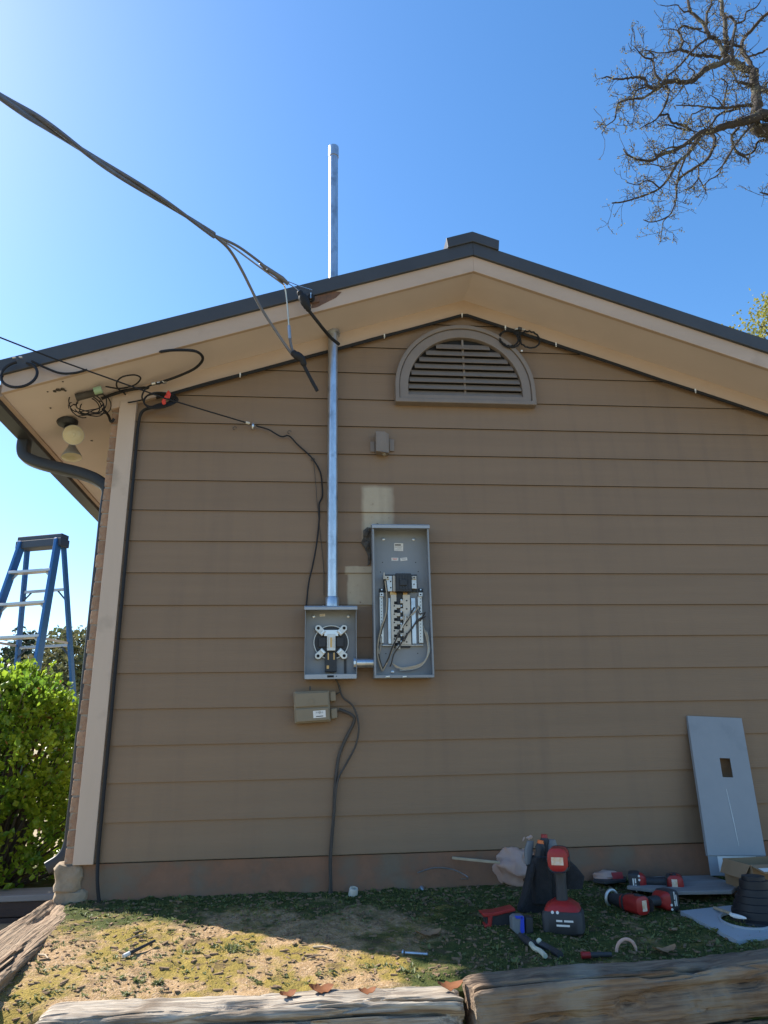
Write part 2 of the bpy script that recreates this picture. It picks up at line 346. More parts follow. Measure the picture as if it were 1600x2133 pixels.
b.prism([(AX-.155, -.364, AZ+.132), (AX-.162, -.364, AZ+.2), (AX, -.364, AZ+.256), (AX+.162, -.364, AZ+.2), (AX+.155, -.364, AZ+.132), (AX, -.364, AZ+.185)], (0, 8.36, 0)); b.build('ridge_cap', 'dark_metal', house, bevel=.003)
# downspout
x0 = -1.655-.075; gb = zs(-1.655)-.045
def downspout(path, name='downspout'):
    path = spline(path, 5); sec = []
    for i, p in enumerate(path):
        t = (path[min(i+1, len(path)-1)]-path[max(i-1, 0)]).normalized(); v = Vector((0, 1, 0)); u = t.cross(v).normalized(); sec.append((p, u*.032, v*.04))
    b = MB(); b.loft(sec, 20, 6); return b.build(name, 'gutter_metal', house, smooth=True)
dy = .215
downspout([(x0, dy, gb+.02), (x0, dy, gb-.05), (x0+.02, dy, gb-.10), (x0+.09, dy, gb-.135), (x0+.2, dy, gb-.165), (x0+.36, dy, gb-.205), (x0+.46, dy, gb-.25), (-1.218, dy, gb-.31), (-1.218, dy, gb-.42), (-1.218, dy, 1.5), (-1.218, dy, .8), (-1.218, dy, .18), (-1.222, dy, .06), (-1.25, dy-.01, -.0), (-1.31, dy-.02, -.04)])
# brick corner
bw = MB(); bw.box(HL+.0035, HL+.09, -.0065, 7.6, -.004, zs(HL)-.02); brickwall = bw.build('brick_wall', 'mortar', house)
rng = random.Random(5); meshes = []
for v in range(6):
    m = MB(); L2, H2 = (.1, .0352)
    m.loft([((0, -L2+.0, 0), (.043, 0, 0), (0, 0, H2-.001)), ((0, -L2+.005, 0), (.045, 0, 0), (0, 0, H2)), ((0, 0, 0), (.045, 0, 0), (0, 0, H2)), ((0, L2-.004, 0), (.045, 0, 0), (0, 0, H2))], 16, 18)
    for p in m.v:
        q = noise.noise_vector(p*22+Vector((v*5, 0, 0))); p += q*.0035
    meshes.append(m.mesh('brick', 'brick'))
nb = 0; pitch = .0765
for c in range(32):
    z = -.004+pitch*(c+.5)
    y = -.012
    for j in range(7):
        ln = (.1 if (c % 2 and j == 0) else .2)
        o = bpy.data.objects.new('brick', meshes[rng.randrange(6)]); col.objects.link(o); o.parent = brickwall
        o.location = Vector((HL+.045+rng.uniform(-.003, .002), y+ln/2, z+rng.uniform(-.0015, .0015)))-ORG[brickwall.name]
        o.scale = (1, ln/.2*.96, 1); y += ln+.006
# foundation with the broken stone corner
b = MB(); n = 120
for i in range(n):
    pass
xs_ = fr(HL+.02, HR, n); top = [(x, -.004+.010*noise.noise((x*3, 0, 0)), -.006) for x in xs_]; mid = [(x, -.004+.012*noise.noise((x*4, 2, 0)), -.09) for x in xs_]; bot = [(x, -.02+.012*noise.noise((x*4, 5, 0)), -.24) for x in xs_]
b.add(top+mid+bot+[(x, .1, -.006) for x in xs_], [(i, i+1, n+1+i+1, n+1+i) for i in range(n)]+[(n+1+i, n+2+i, 2*n+3+i, 2*n+2+i) for i in range(n)]+[(i, 3*n+3+i, 3*n+4+i, i+1) for i in range(n)])
b.build('foundation', 'foundation', house, smooth=True)
def rock(x0, x1, y0, y1, z0, z1, seed):
    b = MB(); c = Vector(((x0+x1)/2, (y0+y1)/2, 0)); secs = [(c+Vector((0, 0, z0+(z1-z0)*k)), Vector(((x1-x0)/2*w, 0, 0)), Vector((0, (y1-y0)/2*w, 0))) for k, w in ((0, .9), (.06, .98), (.2, 1), (.35, .97), (.5, 1.02), (.65, .96), (.8, .99), (.94, .93), (1, .8))]
    b.loft(secs, 44, 5)
    for p in b.v: p += noise.noise_vector(p*17+Vector((seed, 0, 0)))*.013+noise.noise_vector(p*48)*.0065+noise.noise_vector(p*110)*.003
    b.build('corner_stone', 'stone', house, smooth=True)
rock(-1.222, -1.09, -.028, .14, -.122, .0, 2); rock(-1.215, -1.045, -.034, .14, -.26, -.118, 7)
# gable vent
vc, vz0, hw, vt = .9, 2.46, .432, 3.0
def arch(h, zb, zt, n=36):
    zc_ = zt-h; pts = [(vc-h, zb), (vc-h, zc_)] if zc_ > zb else [(vc-h, zb)]
    pts += [(vc-h*math.cos(math.pi*i/n), max(zb, zc_)+ (zt-max(zb, zc_))*math.sin(math.pi*i/n)) for i in range(1, n)]
    return pts+([(vc+h, zc_), (vc+h, zb)] if zc_ > zb else [(vc+h, zb)])
def arch_n(h, zb, zt, y): return [(x, y, z) for x, z in arch(h, zb, zt)]
vent = MB(); vent.ring(arch_n(.405, vz0+.028, vt-.028, -.05), arch_n(.352, vz0+.055, vt-.085, -.05), (0, .05, 0)); vent = vent.build('gable_vent', 'vent_paint', house, bevel=.003)
b = MB(); b.ring(arch_n(.432, vz0, vt, -.06), arch_n(.407, vz0+.026, vt-.026, -.06), (0, .06, 0)); b.build('outer_lip', 'vent_paint', vent, bevel=.004)
b = MB(); b.prism(arch_n(.36, vz0+.05, vt-.08, -.017), (0, .004, 0)); b.build('backing', 'black', vent)
zc_ = vt-.085-.352
for i in range(9):
    z = vz0+.058+.0465*i; zz = z+.028-zc_
    w = .350 if zz < 0 else .350*math.sqrt(max(0, 1-(zz/.352)**2))
    if w < .06: continue
    b = MB(); b.prism([(vc-w, -.048, z-.008), (vc-w, -.0445, z-.009), (vc-w, -.018, z+.036), (vc-w, -.021, z+.037)], (2*w, 0, 0)); b.build('slat', 'vent_paint', vent)
b = MB(); b.box(vc-.006, vc+.006, -.032, -.02, vz0+.055, vt-.09); b.build('mullion', 'vent_paint', vent)

# ================================================================ electrical gear on the wall
M('galvanised', (.56, .59, .63), (.40, .43, .47), rough=.32, metal=.85, scale=28, stretch=(1, 1, .35), detail=4, dirt=(.30, .32, .35), dscale=14, dlim=(.56, .75))
M('grey_enamel', (.245, .262, .28), (.225, .242, .26), rough=.42, scale=5, bump=.02, dirt=(.17, .185, .20), dscale=5, dlim=(.6, .8))
M('grey_enamel_lip', (.33, .36, .39), rough=.42)
M('aluminium', (.60, .60, .58), (.50, .50, .48), rough=.38, metal=.6, scale=25)
M('ivory_plastic', (.56, .53, .46), (.5, .47, .4), rough=.5, scale=20)
M('black_plastic', (.022, .024, .028), (.03, .032, .036), rough=.45, scale=12)
M('steel', (.55, .56, .58), rough=.3, metal=.9)
M('brass', (.5, .3, .12), rough=.35, metal=.8)
M('paper', (.72, .70, .66), (.66, .64, .6), rough=.8, scale=20)
M('ink', (.05, .05, .055), rough=.8)
M('ink_grey', (.3, .3, .3), rough=.8)
M('beige_plastic', (.22, .175, .115), (.20, .16, .105), rough=.5, scale=6)
M('beige_cable', (.42, .36, .27), (.36, .3, .22), rough=.55, scale=20)
M('dark_cable', (.07, .06, .052), (.045, .04, .036), rough=.6, scale=12)
M('bare_wire', (.5, .45, .36), rough=.4, metal=.7)
M('torn_edge', (.06, .052, .045), (.11, .10, .085), rough=1, scale=25, bump=.7)
M('red_tape', (.62, .05, .03), rough=.45)
M('green_plastic', (.30, .42, .26), rough=.45)
M('bulb_glass', (.62, .55, .36), (.55, .48, .3), rough=.25, scale=10)
M('bulb_side', (.30, .31, .32), rough=.3)
M('rubber', (.012, .012, .014), rough=.55)

# --- service mast
mx_, my_ = .0935, -.062
mast = thing('service_mast', 'tall galvanised steel pipe running up the wall and through the roof', 'pipe', (mx_, my_, 1.225))
b = MB(); b.cyl((mx_, my_, 1.225), (mx_, my_, 4.27), .0300, n=28); b.build('pipe', 'galvanised', mast, smooth=True)
b = MB(); b.lathe([(.031, 4.245), (.0345, 4.245), (.0345, 4.325), (.031, 4.325), (.028, 4.325), (.028, 4.26)], (mx_, my_, 0), n=28); b.build('coupling', 'galvanised', mast, smooth=True)
b = MB(); b.lathe([(.0305, 1.222), (.037, 1.222), (.037, 1.27), (.033, 1.278), (.0305, 1.278)], (mx_, my_, 0), n=28); b.build('hub', 'galvanised', mast, smooth=True)
for s in (-1, 1):
    b = MB(); b.lathe([(.007, 0), (.007, .006), (.004, .009)], (mx_+s*.048, my_, 1.2235), n=10); b.build('hub_screw', 'steel', mast)
b = MB(); b.lathe([(.031, -.012), (.045, -.012), (.043, .004), (.031, .006)], (mx_, my_, zs(mx_)-.004), n=24); b.build('roof_collar', 'galvanised', mast, smooth=True)

# --- meter socket
X0, X1, Z0, Z1, YF, YB = -.050, .222, .846, 1.212, -.105, -.016
def cabinet(name, label, X0, X1, Z0, Z1, YF, YB, mat='grey_enamel'):
    t = thing(name, label, 'electrical box', ((X0+X1)/2, YB, Z0)); w = .0025
    b = MB(); b.box(X0, X1, YB-w, YB, Z0, Z1); b.build('back_plate', mat, t)
    for nm, bx in (('side_wall', (X0, X0+w, YF, YB-w-.0002, Z0, Z1)), ('side_wall', (X1-w, X1, YF, YB-w-.0002, Z0, Z1)), ('bottom_wall', (X0+w+.0002, X1-w-.0002, YF+.001, YB-w-.0002, Z0, Z0+w)), ('top_wall', (X0+w+.0002, X1-w-.0002, YF, YB-w-.0002, Z1-w, Z1))):
        b = MB(); b.box(*bx); b.build(nm, mat, t)
    return t
ms = cabinet('meter_socket', 'open grey meter socket with four silver jaws at the foot of the pipe', X0, X1, Z0, Z1, YF, YB)
b = MB(); b.prism([(X0-.004, YF-.014, Z1-.012), (X0-.004, YF-.014, Z1+.001), (X0-.004, YF+.004, Z1+.0115), (X0-.004, -.003, Z1+.0115), (X0-.004, -.003, Z1+.0085), (X0-.004, YF+.004, Z1+.0085), (X0-.004, YF-.0115, Z1), (X0-.004, YF-.0115, Z1-.012)], (X1-X0+.008, 0, 0)); b.build('hood', 'grey_enamel_lip', ms)
b = MB(); b.box(X0+.003, X1-.003, YF-.003, YF-.0002, Z0-.004, Z0+.019); b.build('bottom_lip', 'grey_enamel_lip', ms, bevel=.001)
b = MB(); b.box(X0+.118, X0+.152, YF-.004, YF-.0032, Z0+.003, Z0+.014); b.build('latch_slot', 'black', ms)
b = MB(); b.lathe([(.003, 0), (.003, .001)], (X0+.165, YF-.0032, Z0+.009), (0, -1, 0), 10); b.build('latch_hole', 'black', ms)
def z6(x, y, Y): return W(620+x/7.356, 1240+y/7.356, Y)
for x, y in ((240, 325), (782, 322)):
    b = MB(); b.lathe([(.009, 0), (.009, .003), (.005, .005)], z6(x, y, YB-.003), (0, -1, 0), 16); b.build('mounting_bolt', 'galvanised', ms, smooth=True)
for x, y in ((508, 320), (225, 1145)):
    b = MB(); b.lathe([(.012, 0), (.012, .0012), (.0115, .0016), (.002, .0016)], z6(x, y, YB-.003), (0, -1, 0), 18); b.build('knockout', 'grey_enamel', ms)
p = z6(380, 305, YB-.0035); b = MB(); b.obox(p, (.0145, 0, .001), (0, .0004, 0), (-.0005, 0, .007)); st = b.build('sticker', 'paper', ms)
for k in (-1, 0, 1):
    b = MB(); b.obox(p+Vector((k*.008, -.0007, .001*k)), (.002, 0, 0), (0, .0002, 0), (0, 0, .0025)); b.build('print_mark', 'brass', st)
jc = z6(515, 715, -.05); JK = 1.45
def jb(b):                                # the jaw assembly was drawn at catalogue size; fit it to the ring
    for p in b.v: p.x = jc.x+(p.x-jc.x)*JK; p.z = jc.z+(p.z-jc.z)*JK
    return b
b = MB(); b.lathe([(.060, 0), (.060, .008), (.055, .008)], (jc.x, YB-.004, jc.z), (0, -1, 0), 32); jb(b).build('socket_ring', 'black_plastic', ms, smooth=True)
b = MB(); b.tube([(jc.x+.0635*math.cos(a), YB-.018, jc.z+.061*math.sin(a)) for a in [2*math.pi*i/40 for i in range(41)]], .0022, 6); jb(b).build('socket_rim', 'aluminium', ms, smooth=True)
for sx, sz in ((-1, 1), (1, 1), (-1, -1), (1, -1)):
    c = Vector((jc.x+sx*.0415, -.052, jc.z+sz*.0445)); u = Vector((sx*.7071, 0, sz*.7071)); v = Vector((-sz*.7071, 0, sx*.7071))*(sx*sz)
    b = MB(); b.prism([c-u*.021-v*.011, c+u*.013-v*.0125, c+u*.0205-v*.004, c+u*.0205+v*.004, c+u*.013+v*.0125, c-u*.021+v*.011], (0, .026, 0)); j = jb(b).build('jaw', 'aluminium', ms, bevel=.002)
    b = MB(); b.lathe([(.0058, 0), (.0058, .0012)], c+u*.0085+Vector((0, -.0003, 0)), (0, -1, 0), 14); jb(b).build('jaw_hole', 'black', j)
    b = MB(); b.obox(c-u*.014+Vector((0, -.006, 0)), v*.0085, (0, .006, 0), u*.0025); jb(b).build('jaw_clip', 'steel', j)
b = MB(); b.obox((jc.x, -.042, jc.z+.033), (.026, 0, 0), (0, .008, 0), (0, 0, .0115)); jb(b).build('terminal_bridge', 'steel', ms, bevel=.0015)
b = MB(); b.obox((jc.x, -.043, jc.z-.0015), (.0155, 0, 0), (0, .010, 0), (0, 0, .030)); jb(b).build('neutral_block', 'aluminium', ms, bevel=.0015)
b = MB(); b.obox((jc.x, -.054, jc.z-.002), (.004, 0, 0), (0, .0012, 0), (0, 0, .018)); jb(b).build('neutral_slot', 'brass', ms)
for s in (-1, 1):
    b = MB(); b.obox((jc.x+s*.0105, -.0545, jc.z-.002), (.0022, 0, 0), (0, .002, 0), (0, 0, .020)); jb(b).build('neutral_rib', 'ivory_plastic', ms)
    b = MB(); b.obox((jc.x+s*.033, -.032, jc.z), (.0135, 0, 0), (0, .012, 0), (0, 0, .017)); jb(b).build('jaw_insulator', 'black_plastic', ms, bevel=.002)
    b = MB(); b.obox((jc.x+s*.0105, -.052, jc.z-.052), (.0022, 0, 0), (0, .002, 0), (0, 0, .0125)); jb(b).build('copper_stub', 'brass', ms)
b = MB(); b.obox((jc.x-.001, -.036, jc.z-.074), (.021, 0, 0), (0, .016, 0), (0, 0, .034)); jb(b).build('lever_block', 'black_plastic', ms, bevel=.003)
b = MB(); b.obox((jc.x-.012, -.053, jc.z-.091), (.004, 0, 0), (0, .001, 0), (0, 0, .006)); jb(b).build('bypass_tab', 'brass', ms)
b = MB(); b.obox((jc.x+.052, -.022, jc.z-.072), (.0045, 0, 0), (0, .003, 0), (0, 0, .040)); jb(b).build('bracket', 'black_plastic', ms)

# --- breaker panel
PX0, PX1, PZ0, PZ1, PYF, PYB = .313, .628, .845, 1.668, -.108, -.016
bp_ = cabinet('breaker_panel', 'tall open grey breaker panel full of wires beside the meter socket', PX0, PX1, PZ0, PZ1, PYF, PYB)
b = MB(); b.prism([(PX0-.004, PYF-.012, PZ1-.014), (PX0-.004, PYF-.012, PZ1+.002), (PX0-.004, PYF+.01, PZ1+.014), (PX0-.004, -.003, PZ1+.014), (PX0-.004, -.003, PZ1+.011), (PX0-.004, PYF+.01, PZ1+.011), (PX0-.004, PYF-.0095, PZ1+.001), (PX0-.004, PYF-.0095, PZ1-.014)], (PX1-PX0+.008, 0, 0)); b.build('hood', 'grey_enamel_lip', bp_)
b = MB(); b.box(PX0+.003, PX1-.003, PYF-.0022, PYF-.0002, PZ0-.002, PZ0+.012); b.build('bottom_lip', 'grey_enamel', bp_, bevel=.0008)
for xa in (PX0, PX1-.009):
    b = MB(); b.box(xa, xa+.009, PYF-.0022, PYF-.0002, PZ0+.0125, PZ1-.016); b.build('side_lip', 'grey_enamel', bp_, bevel=.0008)
def z5(x, y, Y): return W(760+x/6.094, 1080+y/6.094, Y)
IB = PYB-.003
for x, y in ((235, 262), (620, 265), (352, 1948)):
    b = MB(); b.lathe([(.009, 0), (.009, .003), (.005, .005)], z5(x, y, IB), (0, -1, 0), 16); b.build('mounting_bolt', 'galvanised', bp_, smooth=True)
for x, y in ((225, 558), (645, 558), (198, 680), (678, 675), (672, 1712), (268, 1715)):
    b = MB(); b.lathe([(.0028, 0), (.0028, .0006)], z5(x, y, IB), (0, -1, 0), 10); b.build('screw_hole', 'black', bp_)
p = z5(430, 363, IB-.001); b = MB(); b.obox(p, (.0255, 0, -.0005), (0, .0005, 0), (.0008, 0, .0225)); st = b.build('sticker', 'paper', bp_)
b = MB(); b.obox(p+Vector((-.004, -.0008, .012)), (.017, 0, 0), (0, .0002, 0), (0, 0, .0035)); b.build('print_line', 'ink', st)
for k, (w, dx) in enumerate(((.021, 0), (.019, -.002), (.012, .004), (.02, 0))):
    b = MB(); b.obox(p+Vector((dx, -.0008, .003-.0065*k)), (w, 0, 0), (0, .0002, 0), (0, 0, .0009)); b.build('print_line', 'ink_grey', st)
for x, tilt in ((382, .0), (495, -.0022)):
    p = z5(x, 517, IB-.001); b = MB(); b.obox(p, (.0195, 0, tilt*-1), (0, .0005, 0), (tilt*.4, 0, .0085)); st = b.build('sticker', 'paper', bp_)
    for k in range(2):
        b = MB(); b.obox(p+Vector((0, -.0008, .003-.005*k)), (.014-.004*k, 0, 0), (0, .0002, 0), (0, 0, .001)); b.build('print_line', 'ink_grey' if tilt else 'red_tape', st)
def zbox(x0, x1, y0, y1, Yf, Yb, name, mat, parent=None, bevel=.001):
    a, c = z5(x0, y1, Yf), z5(x1, y0, Yf); b = MB(); b.box(a.x, c.x, Yf, Yb, a.z, c.z); return b.build(name, mat, parent or bp_, bevel=bevel)
zbox(240, 660, 712, 935, -.028, IB-.0003, 'insulating_tray', 'black_plastic')
mb = zbox(395, 590, 695, 925, -.082, -.0285, 'main_breaker', 'black_plastic', bevel=.003)
for k in range(5):
    zbox(410+36*k, 428+36*k, 715, 905, -.0855, -.0823, 'breaker_rib', 'black_plastic', mb)
zbox(445, 535, 770, 850, -.092, -.0857, 'breaker_handle', 'black_plastic', mb, .003)
zbox(270, 345, 728, 925, -.052, -.0283, 'line_lug', 'aluminium'); zbox(360, 388, 725, 925, -.060, -.0283, 'breaker_clip', 'ivory_plastic')
zbox(598, 655, 728, 890, -.052, -.0283, 'line_lug', 'aluminium'); zbox(234, 308, 728, 768, -.066, -.0523, 'lug_cap', 'ivory_plastic'); zbox(602, 652, 730, 770, -.062, -.0523, 'lug_cap', 'ivory_plastic')
for x, y, Yf in ((290, 750, -.0665), (328, 800, -.0525), (330, 878, -.0525), (627, 752, -.0625), (625, 835, -.0525)):
    b = MB(); b.lathe([(.004, 0), (.004, .0008)], z5(x, y, Yf), (0, -1, 0), 12); b.build('lug_screw', 'black', bp_)
zbox(400, 495, 935, 1600, -.032, IB-.0003, 'bus_carrier', 'black_plastic')
zbox(320, 400, 930, 975, -.040, -.0283, 'copper_strap', 'brass'); zbox(487, 540, 930, 975, -.040, -.0283, 'copper_strap', 'brass')
lb = zbox(342, 400, 968, 1600, -.046, IB-.0004, 'bus_bar', 'ivory_plastic'); rb_ = zbox(500, 572, 968, 1600, -.046, IB-.0004, 'bus_bar', 'ivory_plastic')
for k in range(6):
    y = 1035+57*2*k*.92
    zbox(402, 450, y+60, y+100, -.045, -.0323, 'bus_tooth', 'ivory_plastic', lb); zbox(452, 498, y, y+40, -.045, -.0323, 'bus_tooth', 'ivory_plastic', rb_)
    b = MB(); b.lathe([(.0042, 0), (.0042, .0007)], z5(375, y+75, -.0463), (0, -1, 0), 12); b.build('bus_hole', 'black', lb)
    b = MB(); b.lathe([(.0042, 0), (.0042, .0007)], z5(532, y+8, -.0463), (0, -1, 0), 12); b.build('bus_hole', 'black', rb_)
    zbox(372, 415, y+18, y+56, -.0467, -.0463, 'bus_notch', 'black', lb, 0)
for k in range(8):
    b = MB(); b.lathe([(.0062, 0), (.0062, .012), (.004, .014)], z5(460, 1040+75*k, -.0325), (0, -1, 0), 14); b.build('stab_bolt', 'galvanised', bp_, smooth=True)
zbox(300, 325, 1010, 1590, -.034, IB-.0003, 'mounting_rail', 'galvanised'); zbox(605, 640, 1010, 1590, -.034, IB-.0003, 'mounting_rail', 'galvanised')
for x0, x1 in ((190, 238), (685, 732)):
    nbr = zbox(x0+6, x1-8, 990, 1580, -.038, IB-.0003, 'neutral_bar', 'aluminium'); zbox(x0, x1, 940, 990, -.048, IB-.0003, 'neutral_lug', 'aluminium', nbr)
    zbox(x0-6, x1+4, 890, 938, -.030, IB-.0004, 'bar_insulator', 'black_plastic', nbr)
    b = MB(); b.lathe([(.0042, 0), (.0042, .0007)], z5((x0+x1)/2, 965, -.0483), (0, -1, 0), 12); b.build('lug_screw', 'black', nbr)
    b = MB(); b.lathe([(.005, 0), (.004, .004)], z5((x0+x1)/2, 905, -.0303), (0, -1, 0), 12); b.build('bar_screw', 'steel', nbr)
    for k in range(14):
        b = MB(); b.lathe([(.0027, 0), (.0027, .0007)], z5((x0+x1)/2-1, 1020+40*k, -.0383), (0, -1, 0), 8); b.build('bar_screw', 'black', nbr)
zbox(225, 745, 1602, 1616, -.040, IB-.0003, 'carrier_foot', 'aluminium'); zbox(440, 580, 1616, 1640, -.034, IB-.0003, 'carrier_clip', 'black_plastic')
def wire(name, mat, pts, r, parent=bp_):
    b = MB(); b.tube(spline([z5(x, y, Y) for x, y, Y in pts], 5), r, 7); return b.build(name, mat, parent, smooth=True)
wire('conductor', 'beige_cable', [(255, 780, -.06), (275, 950, -.055), (278, 1080, -.056), (262, 1230, -.06), (205, 1400, -.062), (170, 1560, -.06), (160, 1720, -.055), (190, 1850, -.05), (220, 1930, -.045)], .0042)
wire('conductor', 'dark_cable', [(268, 790, -.058), (288, 960, -.052), (290, 1100, -.053), (272, 1240, -.056), (220, 1400, -.055), (180, 1560, -.052), (175, 1720, -.05), (205, 1850, -.046), (230, 1930, -.04)], .0042)
wire('conductor', 'beige_cable', [(215, 1500, -.045), (205, 1600, -.052), (180, 1720, -.058), (160, 1600, -.05), (150, 1700, -.045), (175, 1830, -.042), (215, 1940, -.038)], .003)
wire('conductor', 'dark_cable', [(245, 700, -.062), (248, 740, -.064), (258, 790, -.062)], .004)
wire('conductor', 'ivory_plastic', [(243, 690, -.066), (244, 770, -.067)], .0045)
wire('conductor', 'beige_cable', [(685, 1110, -.045), (640, 1180, -.058), (570, 1240, -.064), (500, 1330, -.066), (430, 1460, -.064), (370, 1600, -.062), (320, 1740, -.056), (270, 1850, -.05), (225, 1935, -.042)], .0042)
wire('conductor', 'dark_cable', [(630, 1130, -.045), (590, 1200, -.06), (545, 1290, -.066), (460, 1400, -.068), (400, 1530, -.066), (350, 1640, -.062), (300, 1780, -.055), (240, 1900, -.045)], .0046)
wire('conductor', 'dark_cable', [(765, 1195, -.05), (730, 1250, -.058), (660, 1300, -.056), (600, 1400, -.06), (520, 1490, -.062), (440, 1620, -.058), (370, 1720, -.054), (340, 1830, -.046), (320, 1880, -.04)], .0036)
wire('conductor', 'dark_cable', [(770, 1245, -.05), (700, 1290, -.055), (640, 1340, -.058), (560, 1440, -.056), (500, 1560, -.056)], .003)
wire('conductor', 'dark_cable', [(700, 1120, -.045), (690, 1200, -.052), (745, 1200, -.055), (770, 1190, -.056)], .0028)
wire('conductor', 'ivory_plastic', [(500, 1220, -.05), (520, 1260, -.066), (505, 1320, -.068), (450, 1420, -.07)], .0045)
for k in range(6):
    wire('ground_wire', 'bare_wire' if k % 2 else 'beige_cable', [(745+5*k, 1365+18*k, -.04), (760+6*k, 1440, -.048), (790+5*k, 1560, -.05), (800+5*k, 1680, -.05-.003*k), (770-4*k, 1790+10*k, -.052), (690-10*k, 1850+12*k, -.05), (560-20*k, 1885+9*k, -.05), (450, 1890+4*k, -.046), (350+10*k, 1840+12*k, -.042)], .0024)
b = MB(); b.lathe([(.026, 0), (.026, .006), (.02, .010), (.02, .004)], (PX0+.0028, -.062, .925), (1, 0, 0), 22); b.build('bushing', 'galvanised', bp_, smooth=True)
for x in (290, 505):
    p = z5(x, 2008, PYF-.006); b = MB(); b.obox(p, (.011, 0, .001), (0, .004, 0), (0, 0, .004)); b.build('cover_clip', 'aluminium', bp_, bevel=.001)
# --- short pipe between the two boxes
nip = thing('pipe_nipple', 'short silver pipe joining the meter socket to the breaker panel', 'pipe', (.267, -.062, .9))
b = MB(); b.cyl((.2225, -.062, .925), (.3125, -.062, .925), .0245, n=26); b.build('tube', 'galvanised', nip, smooth=True)
b = MB(); b.lathe([(.0245, 0), (.031, 0), (.031, .012), (.0245, .012)], (.2065, -.062, .925), (1, 0, 0), 12); b.build('locknut', 'galvanised', nip)

# --- torn hole and old sealant left of the panel
hole = thing('siding_hole', 'ragged dark hole with torn felt beside the top of the breaker panel', 'hole', W(768, 1130, -.012))
b = MB(); P = [(757, 1105), (765, 1098), (774, 1100), (776, 1118), (775, 1150), (771, 1175), (766, 1178), (767, 1158), (760, 1142), (752, 1130), (757, 1120)]
b.prism([W(x, y, -.017) for x, y in P], (0, .006, 0)); b.build('torn_felt', 'torn_edge', hole)
for i, (x, y, rx, rz) in enumerate(((763, 1112, .016, .018), (764, 1136, .014, .028), (770, 1158, .008, .02), (771, 1103, .012, .010), (786, 1093, .009, .006))):
    b = MB(); b.blob(W(x, y, -.02), (rx, .008, rz), 12, 8, .7, 3, i); b.build('felt_shred', 'torn_edge', hole)

# --- telephone box and its leads
tb = thing('telephone_box', 'tilted beige plastic telephone box with a small white label below the meter socket', 'utility box', W(655, 1505, -.016))
def quadbox(name, mat, pts, yf, yb, parent, bevel=.004):
    b = MB(); b.prism([W(x, y, yf) for x, y in pts], (0, yb-yf, 0)); return b.build(name, mat, parent, bevel=bevel)
bd = quadbox('base', 'beige_plastic', [(611, 1441), (686, 1438), (689, 1503), (614, 1508)], -.07, -.012, tb, .006)
quadbox('lid', 'beige_plastic', [(614, 1444), (684, 1441), (685, 1470), (615, 1474)], -.079, -.0703, tb, .005)
quadbox('lower_lid', 'beige_plastic', [(615, 1477), (685, 1473), (687, 1500), (617, 1505)], -.079, -.0703, tb, .005)
quadbox('side_port', 'beige_plastic', [(687, 1441), (699, 1440), (700, 1460), (688, 1461)], -.06, -.014, tb); quadbox('side_port', 'beige_plastic', [(689, 1476), (702, 1475), (703, 1496), (690, 1498)], -.06, -.014, tb)
b = MB(); b.lathe([(.017, 0), (.017, .0025), (.013, .0025), (.013, .001), (.003, .001)], W(648, 1462, -.0793), (0, -1, 0), 24); b.build('lid_emblem', 'beige_plastic', tb, smooth=True)
b = MB(); b.lathe([(.004, 0), (.004, .02)], W(646, 1438, -.05), (0, 0, 1), 10); b.build('lock_screw', 'black_plastic', tb)
lb_ = quadbox('label', 'paper', [(652, 1481), (678, 1479), (679, 1494), (653, 1496)], -.0800, -.0793, tb, 0)
c = W(666, 1484, -.0806); b = MB(); b.tube(loop(c, .0055, (1, 0, 0), (0, 0, 1), 20), .0007, 5); b.build('round_emblem', 'ink', lb_)
b = MB(); b.tube([c+Vector((-.003, 0, .002)), c+Vector((-.001, 0, -.002)), c+Vector((.0005, 0, .0015)), c+Vector((.0015, 0, -.002)), c+Vector((.003, 0, .002))], .0005, 4); b.build('emblem_mark', 'ink', lb_)
for dx in (-.018, -.013, .011, .016):
    b = MB(); b.obox(c+Vector((dx, 0, 0)), (.0012, 0, 0), (0, .0001, 0), (0, 0, .004)); b.build('bar_mark', 'ink_grey', lb_)
b = MB(); b.obox(W(666, 1492, -.0803), (.018, 0, .001), (0, .0001, 0), (0, 0, .002)); b.build('print_line', 'ink', lb_)
def cab(name, label, pts, r, mat='cable_black', cat='cable', k=6, n=8):
    pts = [Vector(p) for p in pts]; b = MB(); b.tube(spline(pts, k), r, n); o = b.build(name, mat, smooth=True, org=pts[0]); return tag(o, label, cat)
q_ = W(690, 1853, -.03); gr = Vector((q_.x, -.03, gz(q_.x, -.03)))
cab('telephone_lead', 'thick dark cable running from below the telephone box into the ground', [W(706, 1478, -.03), W(730, 1488, -.035), W(738, 1502, -.03), W(720, 1540, -.022), W(705, 1580, -.02), W(698, 1640, -.024), W(695, 1700, -.024), W(690, 1760, -.026), W(688, 1800, -.03), (gr.x, gr.y, gr.z-.02)], .0085, 'dark_cable')
cab('telephone_lead', 'thinner looped cable hanging right of the telephone box', [W(705, 1425, -.02), W(714, 1452, -.03), W(736, 1472, -.04), W(747, 1510, -.04), W(742, 1550, -.03), W(722, 1590, -.028), W(704, 1625, -.035), W(697, 1680, -.038), W(692, 1740, -.038), (gr.x-.01, gr.y-.01, gr.z-.02)], .005, 'dark_cable')
cab('telephone_lead', 'thin grey wire curving from the upper port of the telephone box', [W(699, 1447, -.03), W(708, 1440, -.035), W(705, 1425, -.03), W(698, 1414, -.03)], .004, 'dark_cable')

